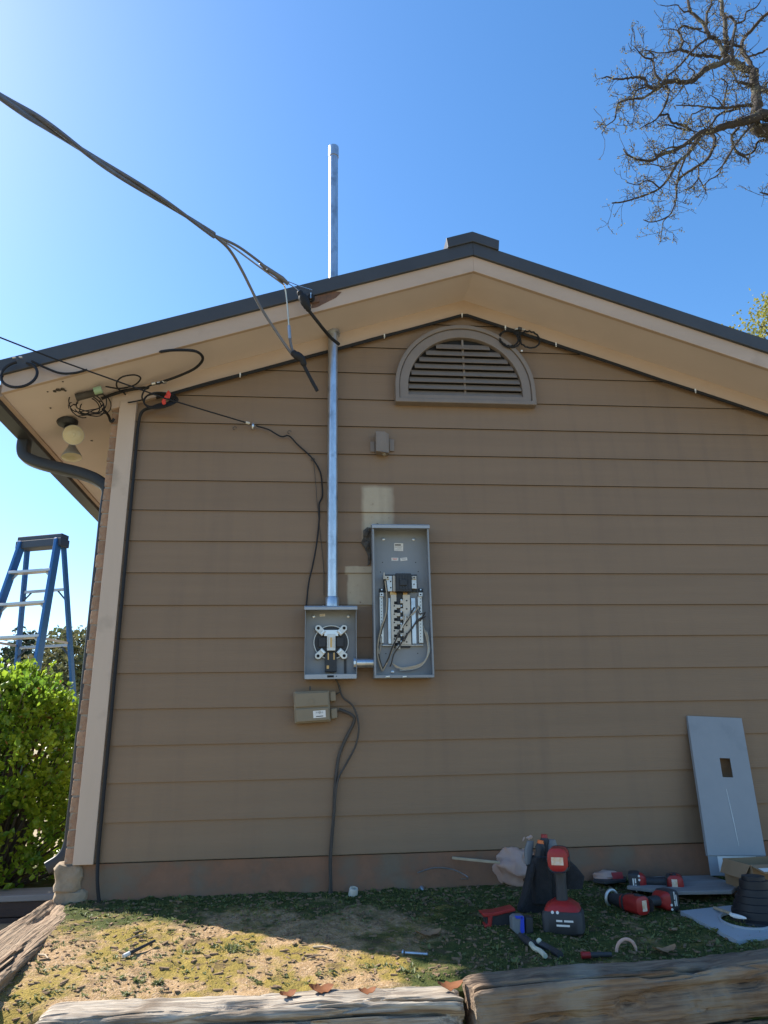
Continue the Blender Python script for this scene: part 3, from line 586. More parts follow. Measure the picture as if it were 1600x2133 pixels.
# --- small bracket box above the panel, cream paint patch stays on the boards
br = thing('bracket_box', 'small tan painted bracket box on the siding under the gable vent', 'bracket', W(797, 945, -.016))
a, c = W(783, 944, -.05), W(810, 901, -.05)
b = MB(); b.prism([(a.x, -.07, a.z+.006), (a.x+.052, -.07, a.z), (c.x, -.05, a.z+.004), (c.x, -.05, c.z-.01), (a.x+.052, -.07, c.z), (a.x, -.07, c.z-.002)], (0, .056, 0)); b.build('box', 'vent_paint', br, bevel=.003)
b = MB(); q = W(817, 925, -.02); b.box(q.x-.017, q.x+.012, -.022, -.013, q.z-.045, q.z+.03); b.build('mounting_plate', 'vent_paint', br, bevel=.002)
b = MB(); q = W(776, 928, -.03); b.box(q.x-.012, q.x+.014, -.02, -.0135, q.z-.035, q.z+.03); b.build('mounting_plate', 'vent_paint', br, bevel=.002)
b = MB(); b.blob(W(800, 945, -.045), (.012, .012, .012), 10, 7, .4, 3, 2); b.build('clamp_knob', 'beige_plastic', br, smooth=True)

# ================================================================ cables
# --- black cable along the frieze with white clips
fy = -.036
fz = lambda x: zs(x)-.105
run = thing('frieze_cable', 'black cable clipped along the wall right under the sloping soffit', 'cable', (-.98, fy, fz(-.98)))
b = MB(); b.tube([(x, fy+.003*noise.noise((x*4, 0, 0)), fz(x)+.004*noise.noise((x*2.5, 3, 0))-.003) for x in fr(-.93, 2.95, 110)], .0085, 8); b.build('cable', 'cable_black', run, smooth=True)
b = MB(); b.tube([(x, fy-.004, fz(x)-.013+.004*noise.noise((x*3, 9, 0))) for x in fr(-.85, 2.9, 100)], .0055, 8); b.build('cable', 'cable_black', run, smooth=True)
for px, py in ((500, 786), (801, 706), (963, 663), (1053, 684), (1159, 724), (1449, 815)):
    p = W(px, py, fy-.01); b = MB(); b.obox((p.x, fy-.010, fz(p.x)-.006), (.004, 0, 0), (0, .004, 0), (0, 0, .010)); b.build('clip', 'white_clip', run, bevel=.001)
    b = MB(); b.lathe([(.0035, 0), (.0035, .005)], (p.x, fy-.006, fz(p.x)-.022), (0, -1, 0), 8); b.build('clip', 'white_clip', run)
# --- coil hanging right of the vent
cl = thing('cable_coil', 'two small black cable loops with a splitter hanging right of the gable vent', 'cable coil', W(1085, 700, -.05))
for (px, py, rr, a0) in ((1063, 706, .066, .4), (1103, 707, .066, .2), (1060, 705, .060, 1.2)):
    c = W(px, py, -.055); b = MB(); b.tube([p+Vector((0, .008*math.sin(3*i), 0)) for i, p in enumerate(loop(c, rr, (1, 0, 0), (0, .15, .99), 30, 1.0, a0))], .0056, 7); b.build('loop', 'cable_black', cl, smooth=True)
q = W(1083, 685, -.055); b = MB(); b.obox(q, (.012, 0, -.002), (0, .008, 0), (.001, 0, .010)); b.build('splitter', 'dark_metal', cl, bevel=.002)
for s in (-1, 1):
    b = MB(); b.cyl(q+Vector((s*.014, 0, -.001)), q+Vector((s*.034, 0, -.004)), .0055, n=10); b.build('connector', 'steel', cl, smooth=True)
b = MB(); b.obox(W(1087, 731, -.06), (.005, 0, 0), (0, .004, 0), (0, 0, .005)); b.build('tie', 'white_clip', cl)
# --- cable down the corner
q_ = W(209, 1872, -.045); gq = Vector((q_.x, -.045, gz(q_.x, -.045)-.02))
cab('corner_cable', 'thick black cable running down the siding beside the corner trim', [W(345, 838, -.045), W(318, 848, -.05), W(296, 858, -.045)]+[W(292.5-(y-839)*.0938, y, -.028) for y in range(890, 1780, 80)]+[W(203.5, 1800, -.03), W(203, 1840, -.045), (gq.x, gq.y, gq.z)], .0088)
# --- thin drop wire from the sky to the siding
dw = thing('telephone_drop', 'thin drop wire from the eave to a clamp on the siding left of the pipe', 'wire', W(525, 885, -.05))
b = MB(); A0 = W(-160, 640, -.75); A1 = W(345, 830, -.2); A2 = W(512, 880, -.05)
b.tube([A0*2-A1, A0, A0.lerp(A1, .5)+Vector((0, 0, -.012)), A1, A2], .0042, 7); b.build('span', 'cable_black', dw, smooth=True)
b = MB(); b.tube([W(512, 880, -.05), W(520, 882, -.045)], .008, 8); b.build('wedge_clamp', 'ivory_plastic', dw)
b = MB(); b.blob(W(527, 887, -.03), (.010, .012, .022), 10, 8, .2, 2, 4); b.build('hook_eye', 'steel', dw, smooth=True)
b = MB(); b.tube(spline([W(534, 887, -.03), W(560, 895, -.035), W(585, 909, -.035), W(602, 908, -.03), W(620, 926, -.025), W(640, 944, -.022), W(653, 958, -.022), W(667, 983, -.022), W(671, 1012, -.022), W(671, 1035, -.022), W(665, 1050, -.022), W(665, 1080, -.022), W(660, 1130, -.025), W(652, 1175, -.025), W(643, 1215, -.025), W(638, 1262, -.022)], 6), .0046, 7); b.build('lead', 'cable_black', dw, smooth=True)
b = MB(); b.tube(spline([W(653, 958, -.02), W(658, 1010, -.018), W(660, 1040, -.018), W(668, 1120, -.018), W(674, 1180, -.018), W(675, 1240, -.018)], 5), .0018, 5); b.build('tracer_wire', 'dark_cable', dw, smooth=True)
for x, y in ((603, 900), (652, 957), (489, 892)):
    b = MB(); b.tube(loop(W(x, y, -.022), .010, (1, 0, 0), (0, 0, 1), 12, .8), .002, 5); b.build('hook', 'dark_cable', dw)

# --- messy leads under the left eave
E_ = lambda px, py, d=.02: S(px, py, d)
knot = thing('splice_bundle', 'tangle of thin cables round a small green splice case under the eave', 'cable coil', E_(190, 830))
a, c = E_(158, 828, .03), E_(214, 815, .03); b = MB(); b.cyl(a, c, .022, .018, 12); b.build('splice_case', 'dark_cable', knot, smooth=True)
b = MB(); a = E_(196, 815, .045); b.cyl(a, E_(212, 811, .045), .021, n=12); b.build('case_cap', 'green_plastic', knot, smooth=True)
rngk = random.Random(3)
for k in range(7):
    c = E_(185+rngk.uniform(-8, 12), 845+rngk.uniform(-8, 6), .05); b = MB()
    b.tube([p+Vector((0, .02*math.sin(i*.7+k), 0)) for i, p in enumerate(loop(c, rngk.uniform(.055, .095), (1, 0, -.1), (.1, .35, .9), 24, rngk.uniform(.7, 1.1), rngk.uniform(0, 6)))], .0032, 6); b.build('cable_loop', 'cable_black', knot, smooth=True)
b = MB(); b.tube(spline([E_(214, 852, .03), E_(225, 864, .05), W(231, 878, -.02), W(238, 872, -.035)], 5), .008, 7); b.build('cable_tail', 'cable_black', knot, smooth=True)
b = MB(); b.tube(spline([E_(212, 830, .02), E_(255, 815, .02), E_(300, 808, .025), E_(325, 812, .025)], 5), .009, 7); b.build('cable_lead', 'cable_black', knot, smooth=True)
b = MB(); b.tube(spline([E_(220, 805, .02), E_(250, 809, .03), E_(280, 802, .03), E_(293, 788, .03), E_(280, 781, .03), E_(255, 785, .03), E_(243, 797, .03), E_(246, 810, .03), E_(260, 820, .03), E_(265, 835, .03), W(270, 838, -.05), W(300, 832, -.05)], 5), .0045, 7); b.build('cable_lead', 'cable_black', knot, smooth=True)
ck = thing('coiled_coaxial', 'coil of black coaxial cable with red tape under the soffit by the corner trim', 'cable coil', W(327, 835, -.1))
for k in range(5):
    c = W(327+2*k, 834, -.075-.006*k); b = MB(); b.tube([p+Vector((0, .012*math.sin(i*.5+k*2), 0)) for i, p in enumerate(loop(c, .074+.005*k, (1, 0, .05), (0, .2, .62), 26, 1.0, k))], .0048, 7); b.build('turn', 'cable_black', ck, smooth=True)
b = MB(); b.tube(spline([W(300, 838, -.07), W(296, 825, -.08), W(305, 808, -.09), W(322, 800, -.1), W(340, 797, -.1)], 5), .005, 7); b.build('lead', 'cable_black', ck, smooth=True)
for i, (x, y, rr) in enumerate(((351, 820, .012), (346, 827, .010), (341, 836, .013), (352, 826, .008))):
    b = MB(); b.blob(W(x, y, -.14), (rr, rr*.7, rr*1.3), 9, 7, .6, 3, i); b.build('tape', 'red_tape', ck)
tl = [(315, 800), (330, 798), (345, 793), (375, 782), (405, 768), (421, 752), (420, 740), (405, 731), (375, 729), (352, 730), (331, 733)]
ec = thing('stub_cable', 'thick black cable stub curling out under the soffit left of the pipe', 'cable', E_(330, 798))
b = MB(); b.tube(spline([E_(x, y, .05) for x, y in tl], 5), [.008]*(len(tl)*5-5)+[.003], 8); b.build('cable', 'cable_black', ec, smooth=True)
for (x, y, x2, y2) in ((316, 800, 324, 798), (327, 798, 333, 797), (338, 796, 347, 794)):
    b = MB(); b.cyl(E_(x, y, .05), E_(x2, y2, .05), .012, n=10); b.build('connector', 'steel', ec, smooth=True)
ll = thing('eave_cable_loop', 'hanging black cable loop with a short tail below the roof corner', 'cable', W(40, 748, -.37))
c = W(39, 779, -.4); b = MB(); b.tube([p+Vector((0, .01*i/30, 0)) for i, p in enumerate(loop(c, .088, (1, 0, 0), (0, .25, .97), 36, .93, 1.9))], .0075, 8); b.build('loop', 'cable_black', ll, smooth=True)
b = MB(); b.tube(spline([W(66, 752, -.38), W(95, 766, -.365), W(125, 777, -.36), W(155, 777, -.36), W(182, 770, -.355)], 5), .0065, 7); b.build('tail', 'cable_black', ll, smooth=True)
for x in (26, 40): b = MB(); b.cyl(W(x, 745-(x-26)*.1, -.372), W(x+7, 744, -.372), .006, n=8); b.build('connector', 'steel', ll)
# --- flood light
fl = thing('flood_light', 'twin flood light with a black base and two bulbs under the left eave', 'lamp', E_(140, 872))
b = MB(); o = E_(140, 876, .0); b.lathe([(.062, 0), (.062, .012), (.05, .03), (.02, .036)], o, (SL*.0, 0, -1), 24); b.build('base', 'black_plastic', fl, smooth=True)
def bulb(axis, mouth, nm, arm):
    ax = Vector(axis).normalized(); m = Vector(mouth); p = m-ax*.115
    b = MB(); b.tube([o+Vector((0, 0, -.03)), o+Vector(arm)+Vector((0, 0, -.05)), p], [.012, .012, .016], 10); b.build('arm', 'black_plastic', fl, smooth=True)
    b = MB(); b.lathe([(.016, 0), (.019, .03), (.03, .055), (.052, .095), (.060, .112), (.060, .116)], p, ax, 28); h = b.build('bulb', 'bulb_side', fl, smooth=True)
    b = MB(); b.lathe([(.059, .1155), (.054, .119), (.048, .119), (.045, .121), (.025, .125), (.012, .125), (.010, .127), (.001, .1275)], p, ax, 28); b.build('lens', 'bulb_glass', h, smooth=True)
m1 = E_(153, 906, .12); bulb(EYE-m1+Vector((.2, 0, .9)), m1, 'a', (.0, -.01, 0))
m2 = E_(150, 948, .155); bulb((.12, -.12, -1), m2+Vector((0, 0, -.015)), 'b', (.01, .02, 0))
st = thing('eave_stain', 'small patch of torn caulk and nail heads on the soffit near the flood light', 'patch', E_(124, 812))
for i, (x, y, rr) in enumerate(((113, 815, .012), (120, 812, .016), (130, 811, .015), (136, 814, .008), (99, 816, .005), (105, 850, .006), (131, 795, .005), (191, 918, .009))):
    b = MB(); b.blob(E_(x, y, .001), (rr, rr, .003), 9, 6, .6, 3, i); b.build('blotch', 'dark_cable', st)

# --- service drop
M('aluminium_wire', (.35, .35, .36), rough=.4, metal=.7)
M('worn_cable', (.15, .15, .165), (.11, .11, .12), rough=.55, scale=15)
sd = thing('service_drop', 'thick twisted overhead power cable reaching the roof edge from the upper left', 'cable', W(640, 622, -.4))
q0 = W(0, 201, -2.2); qd = (q0-W(215, 342, -1.6)).normalized()
pts = [q0+qd*9+Vector((0, 0, .35)), q0+qd*6+Vector((0, 0, .16)), q0+qd*3.5+Vector((0, 0, .06)), q0+qd*1.6+Vector((0, 0, .015)), q0+qd*.6, q0, W(100, 263, -1.95), W(215, 342, -1.6), W(348, 424, -1.2), W(446, 490, -.85)]
cen = spline(pts, 14); m = len(cen)
for k in range(2):
    path = []
    for i, p in enumerate(cen):
        t = (cen[min(i+1, m-1)]-cen[max(i-1, 0)]).normalized(); a = t.cross(Vector((0, 0, 1))).normalized(); c = t.cross(a)
        ph = i*.13+k*math.pi+1.2; path.append(p+(a*math.cos(ph)+c*math.sin(ph))*.0082)
    b = MB(); b.tube(path, .0088, 9); b.build('conductor', 'worn_cable', sd, smooth=True)
b = MB(); b.tube([p+Vector((0, 0, .002)) for p in cen], .0045, 7); b.build('neutral', 'aluminium_wire', sd, smooth=True)
b = MB(); b.tube(spline([W(446, 490, -.85), W(478, 520, -.75), W(505, 565, -.66), W(540, 635, -.55), W(575, 690, -.47), W(606, 735, -.42), W(615, 745, -.41)], 6), .0078, 9); b.build('hanging_leg', 'worn_cable', sd, smooth=True)
b = MB(); b.tube(spline([W(446, 490, -.85), W(490, 510, -.74), W(520, 530, -.66), W(552, 555, -.57), W(590, 588, -.47)], 6), .0072, 9); b.build('leg', 'worn_cable', sd, smooth=True)
b = MB(); b.tube(spline([W(446, 490, -.85), W(485, 515, -.745), W(515, 537, -.665), W(550, 563, -.57), W(590, 592, -.465)], 6), .0045, 7); b.build('neutral_leg', 'aluminium_wire', sd, smooth=True)
b = MB(); b.tube([W(541, 548, -.6), W(552, 557, -.575), W(588, 580, -.50), W(601, 592, -.48)], [.007, .013, .013, .010], 10); b.build('wedge_clamp', 'worn_cable', sd, smooth=True)
b = MB(); b.blob(W(556, 561, -.585), .006, 8, 6, 0); b.build('clamp_rivet', 'steel', sd, smooth=True)
b = MB(); b.tube(spline([W(590, 590, -.47), W(595, 605, -.45), W(599, 640, -.44), W(602, 680, -.43)], 6), .0042, 7); b.build('bare_tail', 'bare_wire', sd, smooth=True)
b = MB(); b.tube([W(602, 679, -.43), W(604, 706, -.43)], .0095, 10); b.build('crimp_sleeve', 'aluminium_wire', sd, smooth=True)
b = MB(); b.tube(spline([W(604, 705, -.43), W(607, 722, -.425), W(613, 740, -.42)], 5), .0075, 8); b.build('tail', 'worn_cable', sd, smooth=True)
b = MB(); b.tube(spline([W(608, 733, -.42), W(618, 740, -.42), W(629, 748, -.42), W(634, 762, -.41)], 4), [.010]+[.019]*3+[.023]*3+[.021]*2+[.017]*3+[.012], 10); b.build('taped_splice', 'cable_black', sd, smooth=True)
b = MB(); b.tube(spline([W(631, 757, -.41), W(640, 775, -.40), W(652, 798, -.39), W(661, 814, -.385)], 5), .0098, 9); b.build('cut_end', 'cable_black', sd, smooth=True)
b = MB(); b.tube(spline([W(600, 590, -.48), W(615, 600, -.45), W(628, 612, -.42)], 4), .003, 6); b.build('bail', 'steel', sd, smooth=True)
b = MB(); b.tube(spline([W(600, 586, -.48), W(625, 596, -.42), W(650, 604, -.37)], 4), .0028, 6); b.build('bail', 'steel', sd, smooth=True)
b = MB(); b.tube(spline([W(622, 606, -.42), W(630, 618, -.415), W(639, 636, -.41), W(644, 648, -.4)], 4), [.010]+[.018]*3+[.026]*4+[.022]*2+[.016]*2+[.011], 10); b.build('insulator_splice', 'cable_black', sd, smooth=True)
b = MB(); b.tube(spline([W(642, 645, -.4), W(660, 668, -.36), W(676, 688, -.3), W(690, 704, -.22), W(706, 717, -.16)], 5), .0098, 9); b.build('cut_end', 'cable_black', sd, smooth=True)
hk = thing('insulator_bracket', 'rusty insulator bracket screwed to the sloping roof board left of the pipe', 'bracket', W(655, 622, -.34))
M('rust', (.20, .10, .06), (.12, .07, .05), rough=.9, scale=25, bump=.4)
p = W(652, 626, -.34); b = MB(); b.obox(p, (.03, 0, .010), (0, .006, 0), (-.006, 0, .018)); b.build('plate', 'rust', hk, bevel=.002)
b = MB(); b.lathe([(.016, 0), (.022, .008), (.014, .018), (.022, .028), (.016, .038)], p+Vector((-.012, -.006, 0)), (0, -1, 0), 16); b.build('spool', 'cable_black', hk, smooth=True)
b = MB(); b.tube([p+Vector((-.012, 0, .012)), p+Vector((-.012, -.05, .014)), p+Vector((-.012, -.05, -.014)), p+Vector((-.012, 0, -.012))], .004, 6); b.build('clevis', 'steel', hk)
pm = MB(); pm.prism([W(x, y, -.3362) for x, y in ((655, 616), (690, 606), (712, 608), (700, 620), (676, 632), (660, 640), (648, 642))], (0, .001, 0)); pm.build('bare_wood_patch', 'rust', hk)

# ================================================================ timbers of the bed edge
M('weathered_timber', (.46, .40, .32), (.19, .15, .115), rough=.95, scale=7, stretch=(.4, 11, 11), bump=1, bscale=9, contrast=(.35, .62), dirt=(.16, .12, .085), dscale=5, dlim=(.56, .72))
M('brown_timber', (.25, .175, .115), (.10, .066, .045), rough=.95, scale=7, stretch=(.4, 10, 10), bump=1, bscale=9, contrast=(.35, .66), dirt=(.24, .20, .15), dscale=4, dlim=(.55, .7))
M('driftwood_timber', (.36, .26, .17), (.18, .115, .07), rough=.95, scale=6, stretch=(.4, 11, 11), bump=1, bscale=9, contrast=(.35, .62))
def timber(name, label, a, bq, w, h, mat, seed, split=1.0, group=None, roll=0, taper=1.0):
    a, bq = Vector(a), Vector(bq); L_ = (bq-a).length; m, n = max(24, int(L_/.011)), 104; b = MB(); vs = []; rng = random.Random(seed)
    for i in range(m+1):
        t = i/m; x = t*L_; ww = w*(1+(taper-1)*t)
        endk = max(0, 1-min(x, L_-x)/.035)
        for k in range(n):
            th = 2*math.pi*k/n; cx, sy = math.cos(th), math.sin(th)
            u = math.copysign(abs(cx)**(2/6), cx)*ww/2; v = math.copysign(abs(sy)**(2/6), sy)*h/2
            q = Vector((x*1.1+seed*9, u*16, v*16)); g = noise.noise(q)
            q2 = Vector((x*3.2, u*42+seed*5, v*42)); g2 = noise.noise(q2)
            wob = .05*noise.noise((x*4.5, u*9, seed+3))
            crack = max(0, .10-abs(g+wob))/.10*max(0, .55+.9*noise.noise((x*1.6+seed, u*7, v*7))); crack2 = max(0, .16-abs(g2+wob))/.16*max(0, .5+noise.noise((x*3.1, u*11, v*11+seed)))
            flake = max(0, noise.noise((x*5.5, u*26+seed, v*26))-.12)
            d = split*(.034*min(1, crack)**.8 + .011*min(1, crack2) + .012*flake) + .010*noise.noise((x*1.7, seed, cx*.7))*split + .0035*noise.noise((x*22, u*60, v*60)) + endk*endk*.014
            r = math.hypot(u, v); s_ = 1-d/max(r, .01)
            vs.append((x+ (0 if 0 < i < m else .012*noise.noise((u*20, v*20, seed))), u*s_, v*s_+.008*noise.noise((x*2.1, 7, seed))))
    b.add(vs, [(i*n+k, i*n+(k+1) % n, (i+1)*n+(k+1) % n, (i+1)*n+k) for i in range(m) for k in range(n)])
    for e in (0, m):
        c = len(b.v); b.v.append(Vector((0 if e == 0 else L_, 0, 0))); b.f += [(e*n+k, e*n+(k+1) % n, c) for k in range(n)]
    o = b.build(name, mat, smooth=True); d = (bq-a).normalized()
    o.matrix_world = Matrix.Translation(a) @ d.to_track_quat('X', 'Z').to_matrix().to_4x4() @ Matrix.Rotation(roll, 4, 'X')
    return tag(o, label, 'timber', group)
h = .15
timber('landscape_timber', 'sun-bleached cracked grey timber along the front of the bed, lower left', (-.835, -1.212, -.25-h/2), (.485, -1.218, -.253-h/2), .185, h, 'weathered_timber', 1, 1.25)
timber('landscape_timber', 'dark brown squared timber along the front of the bed, lower right', (.512, -1.245, -.222-.17/2), (3.0, -1.03, -.205-.17/2), .18, .17, 'brown_timber', 2, 1.15, taper=.8)
timber('landscape_timber', 'rotting brown timber under the bleached one at the bottom of the photo', (-.9, -1.20, -.415-h/2), (.49, -1.21, -.41-h/2), .2, h, 'brown_timber', 3, 1)
timber('landscape_timber', 'brown timber under the dark squared one at the lower right', (.50, -1.22, -.40-h/2), (3.0, -1.03, -.385-h/2), .2, h, 'brown_timber', 4, 1)
timber('landscape_timber', 'broad weathered brown timber sloping away from the stone corner, far left', (-1.172, .02, -.215), (-1.13, -1.5, -.245), .17, .11, 'driftwood_timber', 5, .9, roll=R(-14), taper=1.45)
timber('landscape_timber', 'lowest brown timber of the bed edge below the bleached one', (-.95, -1.22, -.565-h/2), (.49, -1.23, -.565-h/2), .2, h, 'brown_timber', 6, 1)
timber('landscape_timber', 'lowest brown timber of the bed edge below the dark squared one', (.50, -1.24, -.555-h/2), (3.0, -1.05, -.54-h/2), .2, h, 'brown_timber', 7, 1)
# leaves caught in the cracks of the bleached timber
M('dry_leaf', (.30, .115, .045), (.22, .08, .03), rough=.8, scale=30, trans=.25)
M('tan_leaf', (.42, .27, .15), (.33, .2, .11), rough=.8, scale=30, trans=.2)
def dry_leaf(label, loc, size, yaw, mat, curl=.35, tilt=(0, 0)):
    b = MB(); n = 7; vs = []
    for i in range(n+1):
        t = i/n; x = (t-.5)*size; w = size*.28*math.sin(math.pi*min(.98, t*.93+.05))**.7*(1+.25*math.sin(i*2.6))
        for s in (-1, 0, 1): vs.append((x, s*w, curl*size*((t-.5)**2*1.6+(abs(s)*.10+.05*math.sin(i*1.7+yaw*9+s)))+.004*noise.noise((i, s*3, yaw))))
    b.add(vs, [(i*3+k, i*3+k+1, (i+1)*3+k+1, (i+1)*3+k) for i in range(n) for k in range(2)])
    b.v += [v+Vector((0, 0, -.0012)) for v in b.v]; kk = 3*(n+1); b.f += [tuple(i+kk for i in f[::-1]) for f in list(b.f)]
    o = b.build('dry_leaf', mat, smooth=True); o.location = loc; o.rotation_euler = (tilt[0], tilt[1], yaw)
    return tag(o, label, 'leaf')
dry_leaf('orange-brown dry leaf wedged in the bleached timber near its middle', atz(668, 2062, -.247), .085, .3, 'dry_leaf', .4, (.25, .1))
dry_leaf('small orange dry leaf on the bleached timber left of the middle', atz(600, 2072, -.248), .06, .5, 'dry_leaf', .4, (.2, 0))
dry_leaf('curled reddish leaf on the right end of the bleached timber', atz(938, 2056, -.246), .085, .1, 'dry_leaf', .4, (.2, 0))
dry_leaf('small reddish leaf on the bleached timber just inside the shadow edge', atz(765, 2066, -.246), .06, .2, 'dry_leaf', .4, (.2, 0))
dry_leaf('brown oak leaf lying on shaded moss right of the sunlit patch', G(893, 1952)+Vector((0, 0, .01)), .11, .2, 'tan_leaf', .3)
dry_leaf('pale tan leaf on the moss just behind the dark timber', G(1385, 1988)+Vector((0, 0, .012)), .10, .15, 'tan_leaf', .35)
dry_leaf('tan oak leaf standing against the wall foot left of the thick cable', G(636, 1840)+Vector((0, 0, .03)), .12, .3, 'tan_leaf', .4, (1.0, 0))
dry_leaf('tiny pale leaf on the shaded grass left of the round-hole cover', G(1403, 1945)+Vector((0, 0, .012)), .05, .5, 'tan_leaf', .3)

# ================================================================ small plants on the bed
M('weed_leaf', (.21, .24, .085), (.14, .155, .06), rough=.55, scale=3, trans=.35, spec=.3)
M('grass_blade', (.27, .25, .08), (.15, .19, .045), rough=.6, scale=3, trans=.35, spec=.2)
M('litter', (.26, .17, .10), (.15, .10, .06), rough=.95, scale=40)
rng = random.Random(11)
wb, gb_, lb2 = MB(), MB(), MB()
def wv(v, f, mb): k = len(mb.v); mb.v += v; mb.f += [tuple(i+k for i in q) for q in f]
def shade(x, y): return smooth(-.1, .2, (x+1.18)*.54+(y)*.84+.02) if y < .05 else 0
def weed(x, y, s):
    z = gz(x, y)
    for j in range(rng.randint(5, 11)):
        a = rng.uniform(0, 6.28); l = s*rng.uniform(.5, 1.1); el = rng.uniform(.15, 1.0); w = l*rng.uniform(.22, .36)
        d = Vector((math.cos(a)*math.cos(el), math.sin(a)*math.cos(el), math.sin(el))); u = Vector((-math.sin(a), math.cos(a), 0)); o = Vector((x+rng.gauss(0, s*.35), y+rng.gauss(0, s*.35), z-.001))
        n_ = d.cross(u)*(l*.12)
        wv([o, o+d*l*.45+u*w+n_, o+d*l*.5, o+d*l*.45-u*w+n_, o+d*l-n_], [(0, 1, 2), (0, 2, 3), (1, 4, 2), (2, 4, 3)], wb)
def grass(x, y, s, nb=6):
    z = gz(x, y)
    for j in range(nb):
        a = rng.uniform(0, 6.28); l = s*rng.uniform(.5, 1.2); b_ = rng.uniform(.2, .8); o = Vector((x+rng.gauss(0, .012), y+rng.gauss(0, .012), z-.002)); u = Vector((-math.sin(a), math.cos(a), 0))*l*.045
        d = Vector((math.cos(a), math.sin(a), 0)); p1 = o+Vector((0, 0, l*.55))+d*l*b_*.3; p2 = o+Vector((0, 0, l*.8))+d*l*b_
        wv([o-u, o+u, p1+u*.8, p1-u*.8, p2], [(0, 1, 2, 3), (3, 2, 4)], gb_)
def dens(x, y):
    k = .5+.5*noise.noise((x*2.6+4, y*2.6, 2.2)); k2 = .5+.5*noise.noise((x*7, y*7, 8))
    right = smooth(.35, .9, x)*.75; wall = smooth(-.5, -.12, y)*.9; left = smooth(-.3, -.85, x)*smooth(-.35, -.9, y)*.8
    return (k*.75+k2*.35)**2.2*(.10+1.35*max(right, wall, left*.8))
cnt = 0
while cnt < 4300:
    x, y = rng.uniform(-1.15, 2.9), rng.uniform(-1.6, -.01)
    if y < -1.1 and x > -.84: continue
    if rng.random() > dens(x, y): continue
    cnt += 1; r_ = rng.random()
    if r_ < .62: weed(x, y, rng.uniform(.008, .017))
    elif r_ < .95: grass(x, y, rng.uniform(.010, .026), 5)
    else: weed(x, y, rng.uniform(.016, .028))
for x, y, s, q in ((-.62, -.12, .05, 3), (-.86, -.16, .04, 4), (-1.0, -.18, .035, 3), (-.35, -.72, .05, 4), (-.28, -.75, .05, 3), (-.55, -1.0, .04, 4), (-.15, -1.02, .04, 3), (-.9, -1.35, .06, 5), (-.98, -1.25, .05, 4), (.32, -1.0, .04, 4), (.28, -.95, .035, 3)):
    for j in range(q*4): (grass if j % 3 == 0 else weed)(x+rng.gauss(0, .045), y+rng.gauss(0, .03), s*rng.uniform(.3, .62))
for i in range(9000):                      # short dry blades and moss tips over the open ground
    x, y = rng.uniform(-1.12, 1.6), rng.uniform(-1.5, -.03)
    if y < -1.1 and x > -.84: continue
    if noise.noise((x*3.1, y*3.1, 6))+rng.gauss(0, .25) < 0: continue
    grass(x, y, rng.uniform(.005, .013), 2)
for i in range(5200):                       # bits of bark, twigs and crumbs of soil
    x, y = rng.uniform(-1.12, 2.8), rng.uniform(-1.5, -.02)
    if y < -1.1 and x > -.84: continue
    z = gz(x, y); a = rng.uniform(0, 3.14); l = rng.choice((.003, .004, .004, .005, .006, .008, .014)) * rng.uniform(.6, 1.3); t_ = min(l*.45, .0025+l*.1)
    lb2.obox((x, y, z+t_*.5), (math.cos(a)*l, math.sin(a)*l, rng.uniform(-.2, .2)*l), (-math.sin(a)*t_, math.cos(a)*t_, 0), (0, 0, t_*.7))
tag(wb.build('weeds', 'weed_leaf'), 'low green weeds and clover growing over the bed', 'weeds', kind='stuff')
tag(gb_.build('grass', 'grass_blade'), 'short yellowish grass blades scattered over the bed', 'grass', kind='stuff')
tag(lb2.build('soil_crumbs', 'litter'), 'crumbs of bark, twigs and soil on the bed', 'litter', kind='stuff')
# twigs
M('twig', (.22, .15, .10), (.3, .23, .16), rough=.9, scale=20)
M('pale_wood', (.46, .36, .24), (.38, .29, .19), rough=.8, scale=20)
a, c = G(255, 1998)+Vector((0, 0, .008)), G(322, 1968)+Vector((0, 0, .014)); pen = thing('marker_pen', 'black stick-like pen with a pale end lying on the sunlit soil', 'pen', a)
b = MB(); b.cyl(a.lerp(c, .2), c, .007, .005, 10); b.build('barrel', 'black_plastic', pen, smooth=True)
b = MB(); b.cyl(a.lerp(c, .02), a.lerp(c, .2), .0075, n=10); b.build('cap', 'paper', pen, smooth=True)
for i, (x1, y1, x2, y2, r_, lab) in enumerate(((80, 1992, 100, 2000, .004, 'pale short twig beside the sloping left timber'), (652, 1976, 690, 1980, .0045, 'pale twig on the sunlit moss near the shadow edge'), (640, 1999, 675, 1994, .0025, 'thin dark twig on the sunlit soil near the middle'), (262, 1962, 304, 1948, .003, 'thin brown twig on the sunlit soil behind the black pen'))):
    a, c = G(x1, y1)+Vector((0, 0, .005)), G(x2, y2)+Vector((0, 0, .006)); b = MB(); b.tube([a, a.lerp(c, .5)+Vector((.004, .004, .004)), c], [r_, r_, r_*.6], 6); tag(b.build('twig', 'twig' if i > 1 else 'pale_wood', smooth=True, org=a), lab, 'twig')
a, c = G(944, 1830)+Vector((0, .13, .07)), G(1040, 1838)+Vector((0, .06, .055)); a = W(942, 1787, -.03); c = W(1042, 1797, -.1)
b = MB(); b.bar(a, c, .012, .018); tag(b.build('wood_stake', 'pale_wood', bevel=.002, org=a), 'pale wooden stake leaning low against the wall behind the plastic bag', 'stick')
p = G(735, 1864); cap = MB(); cap.lathe([(.022, 0), (.022, .03), (.019, .036), (.015, .036), (.014, .012)], p-Vector((0, 0, .003)), (.15, -.3, 1), 20); tag(cap.build('plastic_fitting', 'ivory_plastic', smooth=True, org=p), 'small white plastic pipe cap on the soil by the thick cable', 'cap')
